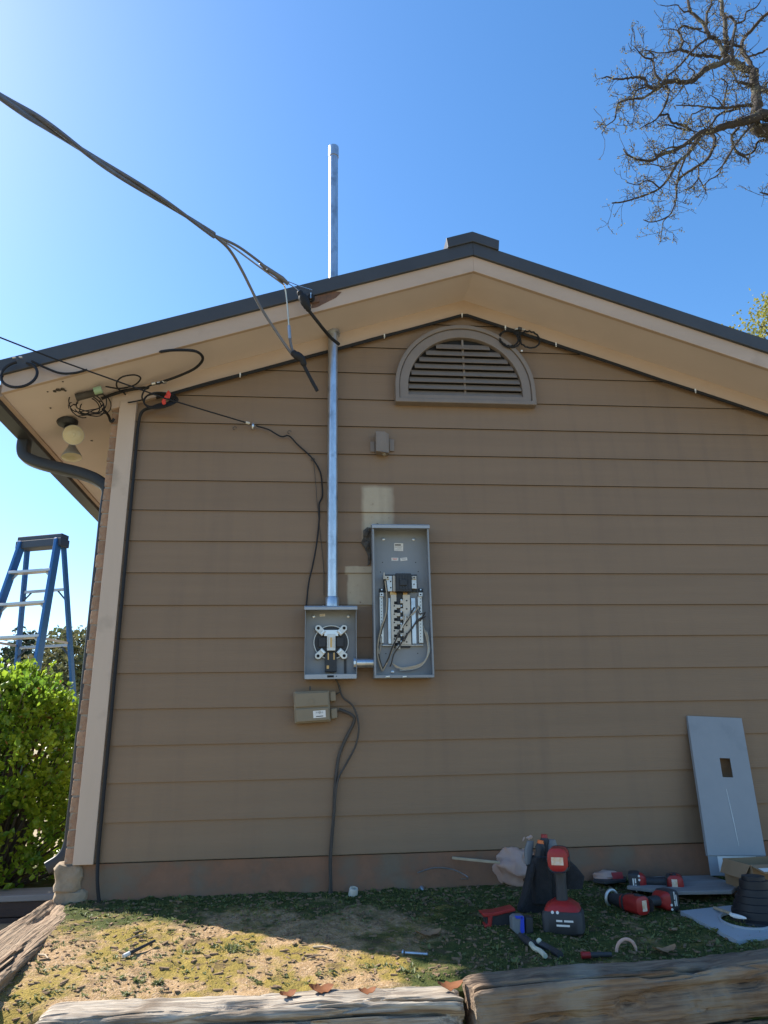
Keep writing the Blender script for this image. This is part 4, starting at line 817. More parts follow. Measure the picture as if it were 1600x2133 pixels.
p = G(865, 1991); sc = MB(); sc.cyl(p+Vector((-.035, .015, .008)), p+Vector((.045, -.02, .008)), .006, n=8); sc.lathe([(.011, 0), (.011, .006)], p+Vector((-.04, .017, .008)), (-1, .4, 0), 8); tag(sc.build('lag_screw', 'galvanised', smooth=True, org=p), 'shiny metal screw lying in the shaded grass near the dark timber', 'screw')
p = G(1205-480+90, 1852); 
p = G(876, 1853); b = MB(); b.lathe([(.012, 0), (.012, .016), (.006, .018)], p, (.4, -.6, .5), 8); tag(b.build('hex_nut', 'galvanised', org=p), 'small metal nut in the weeds right of the white cap', 'nut')
for x, y, sgn in ((1000, 1795, 1),):
    a = W(915, 1805, -.04); b = MB(); b.tube(spline([W(870, 1818, -.05), W(905, 1808, -.04), W(945, 1812, -.05), W(975, 1830, -.08), G(925, 1838)+Vector((.0, 0, .02))], 5), .003, 5); tag(b.build('wire_offcut', 'steel', smooth=True, org=a), 'loose thin grey wire curling at the wall foot left of the tools', 'wire')

# ================================================================ left of the house: planter, shrub, step ladder
M('planter_wood', (.075, .05, .042), (.05, .034, .03), rough=.8, scale=8, stretch=(.2, 3, 3), bump=.3)
M('planter_cap', (.26, .25, .25), (.2, .19, .19), rough=.55, scale=8, stretch=(.2, 3, 3))
pl = thing('planter_box', 'low dark brown wooden planter box at the left edge beside the house corner', 'planter', (-2.0, .9, -.5))
for k in range(2):
    b = MB(); b.box(-3.2, -1.34, .90+.004*k, .94, -.31-.085*k-.08, -.31-.085*k); b.build('board', 'planter_wood', pl, bevel=.004)
    b = MB(); b.box(-1.38, -1.335, .945, 2.4, -.31-.085*k-.08, -.31-.085*k); b.build('board', 'planter_wood', pl, bevel=.004)
b = MB(); b.box(-3.2, -1.33, .885, 1.12, -.309, -.275); b.build('cap_board', 'planter_cap', pl, bevel=.005)
b = MB(); b.box(-1.46, -1.33, 1.122, 2.4, -.309, -.275); b.build('cap_board', 'planter_cap', pl, bevel=.005)
b = MB(); b.box(-3.2, -1.39, 1.0, 2.4, -.5, -.33); b.build('soil', 'mossy_soil', pl)
M('hedge_leaf', (.36, .47, .04), (.12, .24, .025), rough=.35, scale=4, trans=.55, spec=.5, contrast=(.4, .6))
M('dead_leaf', (.35, .18, .06), rough=.7, trans=.3)
M('bark', (.13, .10, .075), (.08, .06, .045), rough=1, scale=12, bump=.6, bscale=30)
def leafy(mb, rng, c, d, s, ratio=.45):
    a = d.orthogonal().normalized(); a = Matrix.Rotation(rng.uniform(0, 6.28), 3, d) @ a; w = s*ratio; n_ = d.cross(a)*s*.12
    wv([c, c+d*s*.5+a*w-n_*.5, c+d*s*.55+n_, c+d*s*.5-a*w-n_*.5, c+d*s], [(0, 1, 2), (0, 2, 3), (1, 4, 2), (2, 4, 3)], mb)
def shrub(name, label, base, r, hgt, nclump, seed, leaf=.035, mat='hedge_leaf', per=13):
    rng = random.Random(seed); base = Vector(base); t = thing(name, label, 'shrub', base); lf, st_, dd = MB(), MB(), MB()
    for i in range(nclump):
        a = rng.uniform(0, 6.28); u = rng.random(); h = hgt*(.06+.94*rng.random()**.8)
        prof = r*(math.sin(math.pi*min(1, (h/hgt)*.78+.2))**.55)*(1+.42*noise.noise((math.cos(a)*1.7, math.sin(a)*1.7, h*2.6+seed)))
        rr = prof*(1-.5*u*u*u) if rng.random() < .85 else prof*rng.random()
        zz = h*(1+.10*noise.noise((math.cos(a)*rr*3, math.sin(a)*rr*3, seed)))
        c = base+Vector((math.cos(a)*rr, math.sin(a)*rr, zz)); out = Vector((math.cos(a)*rr/r, math.sin(a)*rr/r, .35+.5*h/hgt)).normalized()
        for j in range(per):
            d = (out*.7+Vector((rng.gauss(0, .6), rng.gauss(0, .6), rng.gauss(.1, .5)))).normalized(); s = leaf*rng.uniform(.45, 1.4)
            leafy(dd if rng.random() < .012 else lf, rng, c+Vector((rng.gauss(0, .03), rng.gauss(0, .03), rng.gauss(0, .03))), d, s)
        if i % 6 == 0:
            st_.tube([base+Vector((math.cos(a)*.06, math.sin(a)*.06, 0)), base+Vector((math.cos(a)*rr*.5, math.sin(a)*rr*.5, zz*.55)), c], [.012, .008, .003], 5)
    for i in range(70):                     # loose shoots above the clipped surface
        a = rng.uniform(0, 6.28); rr = r*.8*math.sqrt(rng.random()); p = base+Vector((math.cos(a)*rr, math.sin(a)*rr, hgt*(.98-.45*(rr/r)**2)))
        d = Vector((math.cos(a)*rr/r*.7+rng.gauss(0, .25), math.sin(a)*rr/r*.7+rng.gauss(0, .25), 1)).normalized(); l = rng.uniform(.06, .24); st_.tube([p, p+d*l], [.003, .0015], 4)
        for j in range(int(l/.012)): leafy(lf, rng, p+d*l*rng.random(), (d*.5+Vector((rng.gauss(0, .7), rng.gauss(0, .7), rng.gauss(0, .5)))).normalized(), leaf*rng.uniform(.5, 1.1))
    lf.build('crown', mat, t); dd.build('dead_leaves', 'dead_leaf', t); st_.build('stems', 'bark', t)
    return t
shrub('hedge_shrub', 'bright green sunlit shrub left of the house corner in front of the step ladder', (-2.14, 1.55, -.42), .62, 1.44, 1300, 4, per=12, leaf=.044)
shrub('hedge_shrub', 'green shrub half cut off by the left edge of the photo', (-3.1, 1.6, -.42), .66, 1.4, 900, 9, leaf=.042)

M('blue_fibreglass', (.035, .16, .42), (.03, .14, .37), rough=.45, scale=6)
M('ladder_top', (.05, .065, .09), rough=.55)
M('ladder_step', (.42, .43, .45), rough=.4, metal=.7)
top = W(90, 1122, 2.4); al = R(18)
wv_, gv = Vector((math.cos(al), -math.sin(al), 0)), Vector((-math.sin(al), -math.cos(al), 0))
lad = thing('step_ladder', 'blue fibreglass step ladder standing behind the green shrub', 'ladder', (top.x, top.y, -.42))
H_ = top.z+.42; tw = .38
b = MB(); b.obox(top, wv_*(tw/2+.03), gv*.05, (0, 0, .02)); b.build('top_cap', 'ladder_top', lad, bevel=.006)
b = MB(); b.obox(top-Vector((0, 0, .056)), wv_*(tw/2+.035), gv*.06, (0, 0, .035)); b.build('cap_skirt', 'ladder_top', lad, bevel=.006)
def rail(s, f, z): k = top.z-z; return Vector((top.x, top.y, z))+wv_*s*(tw/2+.085*k-.015)+gv*f*(.03+.17*k)
for s in (-1, 1):
    b = MB(); b.bar(rail(s, 1, top.z-.03), rail(s, 1, -.42), .075, .03, wv_); b.build('front_rail', 'blue_fibreglass', lad, bevel=.004)
    b = MB(); b.bar(rail(s, -1, top.z-.03), rail(s, -1, -.42), .05, .025, wv_); b.build('rear_rail', 'blue_fibreglass', lad, bevel=.004)
for k in range(1, 8):
    z = top.z-.03-.285*k
    if z < -.2: break
    b = MB(); p, q = rail(-1, 1, z), rail(1, 1, z); b.bar(p, q, .08, .024, (0, 0, 1)); b.build('step', 'ladder_step', lad, bevel=.003)
    for s, e in ((1, p), (-1, q)):
        b = MB(); b.bar(e+wv_*s*.015-Vector((0, 0, .055)), e+wv_*s*.06-Vector((0, 0, .012)), .02, .006, gv); b.build('step_brace', 'ladder_step', lad)
for k in (1.45, 3.1, 5):
    z = top.z-.03-.285*k; b = MB(); p, q = rail(-1, -1, z), rail(1, -1, z); b.bar(p, q, .025, .022, (0, 0, 1)); b.build('rear_brace', 'ladder_step', lad)
    for s, e in ((1, p), (-1, q)):
        b = MB(); b.bar(e-Vector((0, 0, .09)), e+wv_*s*.09, .012, .008, gv); b.build('gusset', 'ladder_top', lad)
for s in (-1, 1):
    z = top.z-.9; b = MB(); b.bar(rail(s, 1, z), rail(s, -1, z), .02, .005, wv_); b.build('spreader', 'ladder_step', lad)

# ================================================================ trees
M('oak_bark', (.06, .05, .045), (.04, .034, .031), rough=1, scale=6, bump=.5, bscale=20, dirt=(.12, .115, .085), dscale=2.5, dlim=(.57, .7))
M('oak_bud', (.30, .27, .14), (.22, .19, .10), rough=.8, scale=6, trans=.25)
TY = 6.0
LIMBS = [  # traced limbs: photo coordinates x4 inside the top right corner, with half-widths, and how far back each one grows
 ([(2300,2600),(2250,1900),(2050,1400),(1850,1180),(1620,1095),(1520,1085),(1470,1020)], 75, 34, .4),
 ([(1850,1180),(1700,1000),(1560,950),(1490,985),(1390,1012),(1250,1052),(1130,1088),(1045,1105)], 44, 16, -.2),
 ([(1045,1105),(960,1160),(880,1225),(800,1262),(700,1292),(640,1335),(520,1330),(430,1290),(395,1240)], 14, 4, -.9),
 ([(1045,1105),(1000,1190),(930,1285),(850,1350),(780,1470),(700,1565),(560,1632),(400,1680),(300,1690)], 12, 4, -.3),
 ([(1120,1095),(1155,1160),(1135,1250),(1090,1330),(1010,1385),(920,1440),(860,1490),(836,1560),(836,1650),(815,1720),(770,1800),(640,1850),(560,1830)], 13, 3, .5),
 ([(836,1560),(860,1440),(900,1340),(960,1230),(1040,1150)], 6, 9, .3),
 ([(770,1800),(725,1850),(715,1930),(705,2010)], 4, 2, .6), ([(700,1565),(600,1500),(520,1540),(420,1520)], 5, 2, -.6),
 ([(1470,1020),(1505,900),(1500,780),(1485,680),(1480,600)], 36, 28, .2),
 ([(1480,600),(1410,570),(1340,525),(1265,485),(1232,440),(1262,390),(1248,300),(1240,180),(1220,80),(1205,-60),(1190,-240)], 27, 11, .5),
 ([(1300,500),(1300,400),(1312,300),(1332,200),(1290,140),(1240,150)], 14, 7, -.3), ([(1332,200),(1400,170),(1420,100),(1500,60),(1560,-30)], 8, 4, .8),
 ([(1480,600),(1450,530),(1400,450),(1378,390),(1400,320),(1480,230),(1560,140),(1640,80),(1760,-40)], 17, 10, 1.2),
 ([(1380,390),(1300,370),(1220,330)], 10, 6, .4), ([(1440,470),(1540,440),(1620,390)], 9, 6, 1.4),
 ([(1265,500),(1160,545),(1080,572),(1020,635),(940,682),(850,670),(740,678)], 20, 15, -.5),
 ([(740,678),(680,735),(600,720),(570,660),(520,640),(440,650),(330,660),(260,640),(215,655)], 13, 3, -1.0),
 ([(740,685),(768,750),(760,830),(720,920),(660,1000),(600,1032),(530,1072)], 9, 3, -.2), ([(690,965),(760,955),(800,1020),(890,1040),(960,1085)], 7, 9, .1),
 ([(710,670),(655,600),(640,500),(580,482),(530,440),(495,395)], 8, 3, -1.2), ([(640,500),(650,460),(600,420)], 5, 2, -1.3),
 ([(690,735),(600,790),(552,822),(480,822),(380,842),(340,890),(325,990),(250,1050),(215,1110)], 8, 2.5, -.9), ([(590,725),(510,750),(482,815),(470,900)], 6, 3, -.7),
 ([(750,640),(800,602),(870,540),(930,470),(990,400),(1070,340),(1120,300)], 6, 9, 0), ([(930,690),(990,600),(930,550),(990,470),(1005,400)], 5, 3, -.3),
 ([(1210,485),(1100,462),(1010,460),(920,430),(870,402),(890,350),(870,290),(850,250),(900,215),(970,235),(1050,240)], 12, 6, .2),
 ([(880,412),(800,432),(690,440),(600,420),(525,430)], 6, 2.5, -.2), ([(850,255),(780,240),(700,250)], 4, 2, 0),
 ([(1150,320),(1100,285),(1065,200),(960,100),(930,0),(900,-120)], 16, 8, .3), ([(1232,440),(1190,360),(1150,320)], 14, 14, .3), ([(1080,225),(1092,110),(1130,30),(1115,-80)], 11, 6, .7), ([(960,100),(890,90),(840,40),(760,50),(700,40)], 6, 2, .1),
 ([(1490,720),(1400,690),(1345,680),(1310,610),(1275,570)], 11, 5, .1), ([(1500,720),(1560,748),(1640,780),(1760,860)], 20, 12, 1.2), ([(1560,748),(1600,680),(1660,620)], 9, 5, 1.3),
 ([(1470,880),(1400,880),(1300,892),(1200,902),(1100,892),(960,880),(830,876)], 12, 3, -.6), ([(1100,892),(1000,940),(960,960),(970,1060)], 5, 3, -.8), ([(1230,900),(1240,800),(1260,700),(1210,650)], 6, 3, -.5), ([(1230,895),(1170,820),(1110,790)], 5, 2, -.7),
 ([(1360,900),(1200,950),(1140,1020),(1090,1080)], 9, 6, .2), ([(1330,890),(1335,780),(1300,740)], 5, 2, 0),
 ([(1480,1030),(1380,1140),(1300,1250),(1230,1360),(1190,1450),(1110,1500),(1060,1550)], 8, 3, -.1), ([(1360,1060),(1300,1130),(1310,1210),(1350,1280),(1430,1320),(1440,1370)], 10, 4, .5),
 ([(1330,1250),(1400,1290),(1480,1262),(1508,1190),(1560,1172),(1640,1165),(1800,1180)], 6, 11, .9), ([(1020,1385),(1020,1480),(960,1560),(900,1580)], 6, 3, .4), ([(1020,1480),(1060,1550),(1085,1620)], 5, 2, .5), ([(1170,1430),(1260,1330),(1310,1210)], 5, 5, .6),
 ([(850,1350),(740,1390),(640,1370),(520,1370)], 5, 2, -.6), ([(880,1225),(780,1230),(720,1260),(670,1300)], 6, 4, -1), ([(950,1090),(830,1060),(760,1040),(670,1060)], 7, 3, .2),
 ([(1740,1700),(1660,1640),(1590,1620),(1530,1600)], 10, 3, .6), ([(2150,1600),(1950,1650),(1740,1700)], 24, 10, .7),
 ([(2050,1400),(2150,900),(2250,400),(2300,-200)], 60, 24, 1.0), ([(2150,900),(1950,600),(1860,200),(1800,-200)], 26, 12, 1.6), ([(2200,700),(2450,500),(2700,300),(2900,-100)], 34, 10, 0)]
def build_oak():
    rng = random.Random(21)
    g0 = W(1200+2300/4, 2600/4, TY)
    t = thing('oak_tree', 'bare oak branches with fresh buds reaching in at the top right', 'tree', (g0.x+.3, TY+.6, -.3))
    big, tw, bud = MB(), MB(), MB(); px = 4/ (4*1.0)
    def P(x, y, dY): return W(1200+x/4, y/4, TY+dY)
    unit = (W(1400, 200, TY)-W(1401, 200, TY)).length/4
    def twig(p, d, l, r, lev):
        n = 4 if lev else 6; pts = [p]; rr = [r]
        for i in range(n):
            d = (d+Vector((rng.gauss(0, .33), rng.gauss(0, .33), rng.gauss(.03, .33)))).normalized(); pts.append(pts[-1]+d*l/n); rr.append(max(.0038, r*(1-.75*(i+1)/n)))
        tw.tube(pts, rr, 4 if r < .012 else 5, False)
        if lev < 2:
            for i in range(1, n+1):
                if rng.random() < (.5 if lev == 0 else .35):
                    q = Vector((rng.gauss(0, 1), rng.gauss(0, .8), rng.gauss(0, 1))).normalized(); twig(pts[i], (d*.6+q*.8).normalized(), l*rng.uniform(.3, .6), rr[i]*.75, lev+1)
        for i in range(n-1, n+1):
            for j in range(rng.choice((0, 0, 1, 1, 2))):
                s = rng.uniform(.012, .026); o = pts[i]+Vector((rng.gauss(0, .02), rng.gauss(0, .02), rng.gauss(0, .02)))
                leafy(bud, rng, o, Vector((rng.gauss(0, 1), rng.gauss(0, 1), rng.gauss(0, 1))).normalized(), s*1.5, .4)
    for pts, r0, r1, dY in LIMBS:
        n = len(pts); k = 5; P3 = []
        for i, (x, y) in enumerate(pts):
            near = smooth(900, 2100, x); P3.append(P(x, y, dY*(1-near)*(1 if r0 < 40 else .6)))
        sp = spline(P3, k); m = len(sp); rr = [unit*(r0+(r1-r0)*(i/(m-1))) for i in range(m)]
        sp = [p+Vector((rng.gauss(0, 1), rng.gauss(0, 2.5), rng.gauss(0, 1)))*min(.006, rr[i]*.14) for i, p in enumerate(sp)]
        big.tube(sp, [max(.007, q*1.16) for q in rr], 10 if r0 > 20 else 6, True)
        for i in range(1, m):
            if rr[i] < .11 and rng.random() < .5:
                q = Vector((rng.gauss(0, 1), rng.gauss(0, .8), rng.gauss(0, 1))).normalized(); twig(sp[i], q, rng.uniform(.16, .5)*(1.35 if pts[0][0] > 1700 else 1), min(.012, rr[i]*.45), 0 if rng.random() < .7 else 1)
    g1 = Vector((g0.x+.3, TY+.6, -.35)); big.tube(spline([g1+Vector((0, 0, -.3)), g1+Vector((0, 0, .2)), g1+Vector((.05, -.1, 1.8)), g0.lerp(g1, .45), g0], 6), [.62]+[.5]*4+[.42]*5+[.36]*5+[.33]*5+[.3]*5, 16)
    big.build('branches', 'oak_bark', t, smooth=True); tw.build('twigs', 'oak_bark', t); bud.build('buds', 'oak_bud', t)
build_oak()

def leaf_tree(name, label, base, hgt, rad, seed, leafmat, nclump, per, leaf, conifer=False, trunk_r=.2, low=.3):
    rng = random.Random(seed); base = Vector(base); t = thing(name, label, 'tree', base); lf, br = MB(), MB()
    br.tube(spline([base+Vector((0, 0, -.3)), base+Vector((rng.gauss(0, .1), 0, hgt*.4)), base+Vector((rng.gauss(0, .2), rng.gauss(0, .2), hgt*.95))], 6), [trunk_r*(1-.9*i/12) for i in range(13)], 8)
    for i in range(nclump):
        h = hgt*(low+(1-low)*rng.random()); k = (h/hgt-low)/(1-low)
        a = rng.uniform(0, 6.28); prof = rad*((1-k)**.7*.9+.1 if conifer else math.sin(math.pi*(k*.85+.12))**.6)
        rr = prof*math.sqrt(rng.random())*(1+.3*noise.noise((math.cos(a)*2, math.sin(a)*2, h*.5+seed)))
        c = base+Vector((math.cos(a)*rr, math.sin(a)*rr, h)); s0 = rad*.14
        if i % 3 == 0: br.tube([base+Vector((0, 0, h*.85)), base.lerp(c, .5)+Vector((0, 0, h*.42)), c], [trunk_r*.25, trunk_r*.12, .012], 4, False)
        for j in range(per):
            d = Vector((rng.gauss(0, 1), rng.gauss(0, 1), rng.gauss(.2, .7))).normalized(); leafy(lf, rng, c+Vector((rng.gauss(0, s0), rng.gauss(0, s0), rng.gauss(0, s0*.55))), d, leaf*rng.uniform(.6, 1.3), .4)
    lf.build('crown', leafmat, t); br.build('trunk', 'oak_bark', t)
M('spring_leaf', (.34, .30, .06), (.22, .23, .05), rough=.6, scale=.8, trans=.45)
M('pine_leaf', (.05, .075, .035), (.03, .05, .025), rough=.7, scale=.8, trans=.2)
M('dull_leaf', (.10, .13, .05), (.16, .13, .06), rough=.7, scale=.5, trans=.3)
q = W(1625, 690, 9.0); leaf_tree('maple_tree', 'yellow-green budding tree peeking over the right slope of the roof', (q.x+.5, 9.0, -.3), q.z+1.2, 1.75, 31, 'spring_leaf', 420, 34, .075, low=.5)
for x, Y, ytop, rad, sd_, lab in ((62, 30, 1322, 1.5, 41, 'distant dark pine directly behind the step ladder'), (150, 33, 1395, 1.5, 42, 'distant dark tree between the step ladder and the house corner'), (-10, 28, 1400, 1.6, 43, 'distant dark tree at the left edge behind the shrub')):
    q = W(x, ytop, Y); leaf_tree('pine_tree', lab, (q.x, Y, -.3), q.z+.3, rad, sd_, 'pine_leaf', 110, 26, .2, low=.38)
for x, Y, hh, rad, sd_, lab in ((-9.5, 26, 5.2, 2.2, 44, 'leafy tree beyond the left edge of the photo'), (-13, 40, 4, 3.2, 45, 'broad distant tree low behind the shrub')):
    leaf_tree('leafy_tree', lab, (x, Y, -.3), hh, rad, sd_, 'dull_leaf', 160, 24, .22, low=.2)
# far overhead lines
for i, (y0, y1, Y) in enumerate(((1312, 1352, 22), (1330, 1318, 26), (1348, 1345, 24))):
    a, c = W(-300, y0-30, Y), W(420, y1+20, Y+6); b = MB(); b.tube([a.lerp(c, t)+Vector((0, 0, -1.0*t*(1-t))) for t in fr(0, 1, 16)], .012, 5); tag(b.build('overhead_line', 'cable_black', org=a), ('highest', 'middle', 'lowest')[i]+' of the thin far overhead lines behind the step ladder', 'wire', 'far overhead lines')

# ================================================================ tools and loose parts on the bed
M('tool_red', (.35, .022, .02), (.28, .018, .016), rough=.42, scale=12)
M('tool_black', (.028, .029, .032), (.038, .039, .042), rough=.6, scale=14)
M('tool_grey', (.16, .17, .18), rough=.5)
M('orange_plastic', (.75, .16, .03), rough=.4)
M('blue_plastic', (.02, .06, .5), rough=.4)
M('cream_grip', (.50, .49, .38), rough=.55)
M('canvas', (.018, .018, .02), (.028, .028, .03), rough=.95, scale=40, bump=.5, bscale=200)
M('teal_plastic', (.03, .14, .12), rough=.4)
M('film', (.78, .52, .42), (.84, .64, .55), rough=.25, scale=9, trans=.5, bump=.6, bscale=18)
M('cardboard', (.30, .20, .115), (.26, .17, .095), rough=.9, scale=9)
M('grey_board', (.26, .25, .24), (.2, .19, .18), rough=.9, scale=6, stretch=(.3, 4, 4), bump=.3)
M('sticker_warm', (.62, .42, .24), (.7, .6, .5), rough=.6, scale=60)
M('blue_ink', (.05, .09, .4), rough=.6)
def frame_rot(bdir, gdir):
    y = Vector(bdir).normalized(); z = -Vector(gdir); z = (z-y*z.dot(y)).normalized(); x = y.cross(z)
    return Matrix((x, y, z)).transposed()
def power_drill(label, origin, rot, s=1., chuck='tool_black', collar=False, bat=(.075, .062, .075), body=(.042, .046)):
    t = thing('power_drill', label, 'drill', origin, rot.to_euler(), 'cordless drills')
    V = lambda *a: Vector(a)*s
    bw_, bd_, bh_ = bat
    b = MB(); b.loft([(V(0, 0, 0), V(bw_*.9, 0, 0), V(0, bd_*.9, 0)), (V(0, 0, .008), V(bw_, 0, 0), V(0, bd_, 0)), (V(0, 0, bh_*.85), V(bw_, 0, 0), V(0, bd_, 0)), (V(0, 0, bh_), V(bw_*.92, 0, 0), V(0, bd_*.92, 0))], 28, 6); bt = b.build('battery', 'tool_black', t, smooth=True)
    b = MB(); b.loft([(V(0, 0, bh_+.0005), V(bw_*.88, 0, 0), V(0, bd_*.95, 0)), (V(0, .004, bh_+.016), V(bw_*.8, 0, 0), V(0, bd_*.85, 0)), (V(0, .012, bh_+.034), V(bw_*.42, 0, 0), V(0, bd_*.62, 0))], 28, 5); b.build('foot', 'tool_red', t, smooth=True)
    for k, (w, dx, mat) in enumerate(((.012, -.022, 'paper'), (.018, .015, 'paper'), (.026, -.008, 'paper'))):
        b = MB(); b.obox(V(dx+.012, -bd_-.0008, bh_*(.62 if k < 2 else .42)), V(w, 0, 0), V(0, .0006, 0), V(0, 0, .0035)); b.build('battery_print', mat, bt)
    for dx in (-.035, -.015):
        b = MB(); b.lathe([(.006*s, 0), (.006*s, .002*s)], V(dx, -bd_*.93, bh_*.97), (0, -1, .4), 12); b.build('charge_light', 'paper', bt)
    g0, g1 = bh_+.03, bh_+.15
    b = MB(); b.loft([(V(0, .012, g0), V(.024, 0, 0), V(0, .034, 0)), (V(0, .012, (g0+g1)/2), V(.0215, 0, 0), V(0, .028, 0)), (V(0, .02, g1), V(.026, 0, 0), V(0, .036, 0))], 20, 2.6); b.build('grip', 'tool_black', t, smooth=True)
    b = MB(); b.loft([(V(0, .045, g1-.035), V(.010, 0, 0), V(0, .012, 0)), (V(0, .055, g1-.018), V(.011, 0, 0), V(0, .013, 0)), (V(0, .052, g1), V(.011, 0, 0), V(0, .012, 0))], 14, 2.5); b.build('trigger', 'tool_red', t, smooth=True)
    zc = g1+body[1]*.8; A, B_ = body
    b = MB(); b.loft([(V(0, -.048, zc), V(A*.7, 0, 0), V(0, 0, B_*.7)), (V(0, -.042, zc), V(A*.98, 0, 0), V(0, 0, B_*.98)), (V(0, -.02, zc), V(A, 0, 0), V(0, 0, B_)), (V(0, .05, zc), V(A*.95, 0, 0), V(0, 0, B_*.95)), (V(0, .085, zc), V(A*.8, 0, 0), V(0, 0, B_*.8))], 24, 3.2); bo = b.build('housing', 'tool_red', t, smooth=True)
    b = MB(); b.obox(V(0, -.0495, zc-.002), V(A*.58, 0, 0), V(0, .0012, 0), V(0, 0, B_*.32)); b.build('label', 'sticker_warm', bo)
    b = MB(); b.loft([(V(0, -.03, zc-B_*.95), V(A*.75, 0, 0), V(0, .04, 0)), (V(0, .0, g1-.01), V(.028, 0, 0), V(0, .036, 0))], 20, 3); b.build('collar', 'tool_black', t, smooth=True)
    b = MB(); b.lathe([(A*.8*s, .0), (A*.82*s, .03*s), (A*.66*s, .05*s), (A*.62*s, .095*s), (A*.4*s, .112*s), (.012*s, .116*s)], V(0, .085, zc), (0, 1, 0), 24); b.build('chuck', chuck, t, smooth=True)
    if collar:
        b = MB(); b.tube(loop(V(0, .175, zc), A*.95*s, (1, 0, 0), (0, 0, 1), 24), .008*s, 8); b.build('side_ring', 'aluminium', t, smooth=True)
    for k in range(4):
        for sx in (-1, 1):
            b = MB(); b.obox(V(sx*A*.985, -.028+.009*k, zc-B_*.3), V(.0015, 0, 0), V(0, .0022, 0), V(0, 0, B_*.28)); b.build('vent_slot', 'black', bo)
    b = MB(); b.loft([(V(0, .052, zc), V(A*1.0, 0, 0), V(0, 0, B_*1.0)), (V(0, .066, zc), V(A*.97, 0, 0), V(0, 0, B_*.97))], 24, 3); b.build('front_band', 'tool_black', t, smooth=True)
    b = MB(); b.loft([(V(0, -.0435, zc-B_*.55), V(A*.9, 0, 0), V(0, 0, B_*.42)), (V(0, -.02, zc-B_*.6), V(A*1.02, 0, 0), V(0, 0, B_*.45)), (V(0, .04, zc-B_*.6), V(A*1.0, 0, 0), V(0, 0, B_*.42))], 20, 3); b.build('rear_guard', 'tool_black', t, smooth=True)
    for sx in (-1, 1):
        b = MB(); b.loft([(V(sx*A*.98, -.01, zc), V(0, .022, 0), V(0, 0, .012)), (V(sx*(A+.004), -.01, zc), V(0, .018, 0), V(0, 0, .009))], 14, 3); b.build('side_badge', 'tool_black', bo, smooth=True)
    return t
def lying(label, bodypx, bdir, gdir, s, lift=0, **k):
    rt = frame_rot(bdir, gdir); g = G(*bodypx); hw = .044*s*1.05
    bodyc = rt @ (Vector((0, .01, .26))*s)
    return power_drill(label, Vector((g.x, g.y, g.z+hw+lift))-Vector((bodyc.x, bodyc.y, bodyc.z)), rt, s, **k)
g = G(1176, 1938)
power_drill('upright red and black cordless drill standing on its battery before the black tool pouch', g+Vector((0, 0, -.004)), Matrix.Rotation(R(-24), 3, 'Z'), 1.0, bat=(.082, .066, .082))
# a grey board with a drill lying on it
bd = [G(1308, 1866), G(1345, 1836), G(1478, 1832), G(1545, 1862), G(1528, 1882), G(1400, 1886)]
zz_ = max(p.z for p in bd)+.004
b = MB(); b.prism([(p.x, p.y, zz_) for p in bd], (0, 0, .016)); tag(b.build('wood_board', 'grey_board', bevel=.003, org=bd[0]), 'flat grey weathered board under the lying drills beside the wall', 'board')
lying('red cordless drill lying on the grey board with its chuck to the right', (1415, 1868), (.42, .91, 0), (-.9, .4, 0), .84, .022, bat=(.05, .055, .06))
lying('red cordless drill lying in the weeds with its silver chuck ring to the left', (1322, 1905), (-.38, .93, 0), (.93, .38, 0), .86, .0, collar=True, bat=(.05, .055, .06))
# tool pouch
gp = G(1135, 1893); YP = gp.y+.02
pouch = thing('tool_pouch', 'tall black canvas tool pouch full of handles standing behind the upright drill', 'tool bag', gp)
def px_loft(rows, yh, n=20, p=3.2, Y=YP):
    secs = []
    for x0, x1, y in rows:
        a, c = W(x0, y, Y), W(x1, y, Y); secs.append(((a+c)/2, (c-a)/2, Vector((0, yh, 0))))
    b = MB(); b.loft(secs, n, p); return b
px_loft([(1078, 1165, 1896), (1086, 1168, 1870), (1096, 1172, 1830), (1102, 1172, 1800), (1106, 1170, 1785)], .055).build('bag', 'canvas', pouch, smooth=True)
px_loft([(1110, 1148, 1880), (1108, 1148, 1830), (1110, 1146, 1795), (1114, 1142, 1785)], .03, Y=YP-.06).build('front_pocket', 'canvas', pouch, smooth=True)
px_loft([(1172, 1212, 1850), (1170, 1216, 1825), (1168, 1200, 1805), (1166, 1182, 1788)], .03, Y=YP+.02).build('side_flap', 'canvas', pouch, smooth=True)
b = MB(); b.tube(spline([W(1112, 1800, YP-.07), W(1104, 1830, YP-.09), W(1096, 1862, YP-.10), W(1084, 1898, YP-.11)], 5), .013, 8); b.build('strap', 'canvas', pouch, smooth=True)
def handle(x0, y0, x1, y1, r, mat, Y, name, label, tip=None):
    a, c = W(x0, y0, Y), W(x1, y1, Y); t = thing(name, label, 'hand tool', a); d = c-a
    b = MB(); b.loft([(a+d*k, d.normalized().orthogonal()*r*q, d.normalized().cross(d.normalized().orthogonal())*r*q) for k, q in ((0, .6), (.06, .95), (.3, 1), (.6, .85), (.8, 1.05), (1, .7))], 14, 2.4); b.build('handle', mat, t, smooth=True)
    if tip: b = MB(); b.loft([(c-d*.02, d.normalized().orthogonal()*r*.72, d.normalized().cross(d.normalized().orthogonal())*r*.72), (c+d*.16, d.normalized().orthogonal()*r*.6, d.normalized().cross(d.normalized().orthogonal())*r*.6)], 12, 2.2); b.build('end_cap', tip, t, smooth=True)
    b = MB(); b.cyl(a, a-d*1.2, r*.25, n=8); b.build('shaft', 'steel', t)
handle(1136, 1790, 1134, 1745, .015, 'tool_black', YP+.01, 'screwdriver', 'screwdriver with a red-capped dark handle, tallest in the tool pouch', 'tool_red')
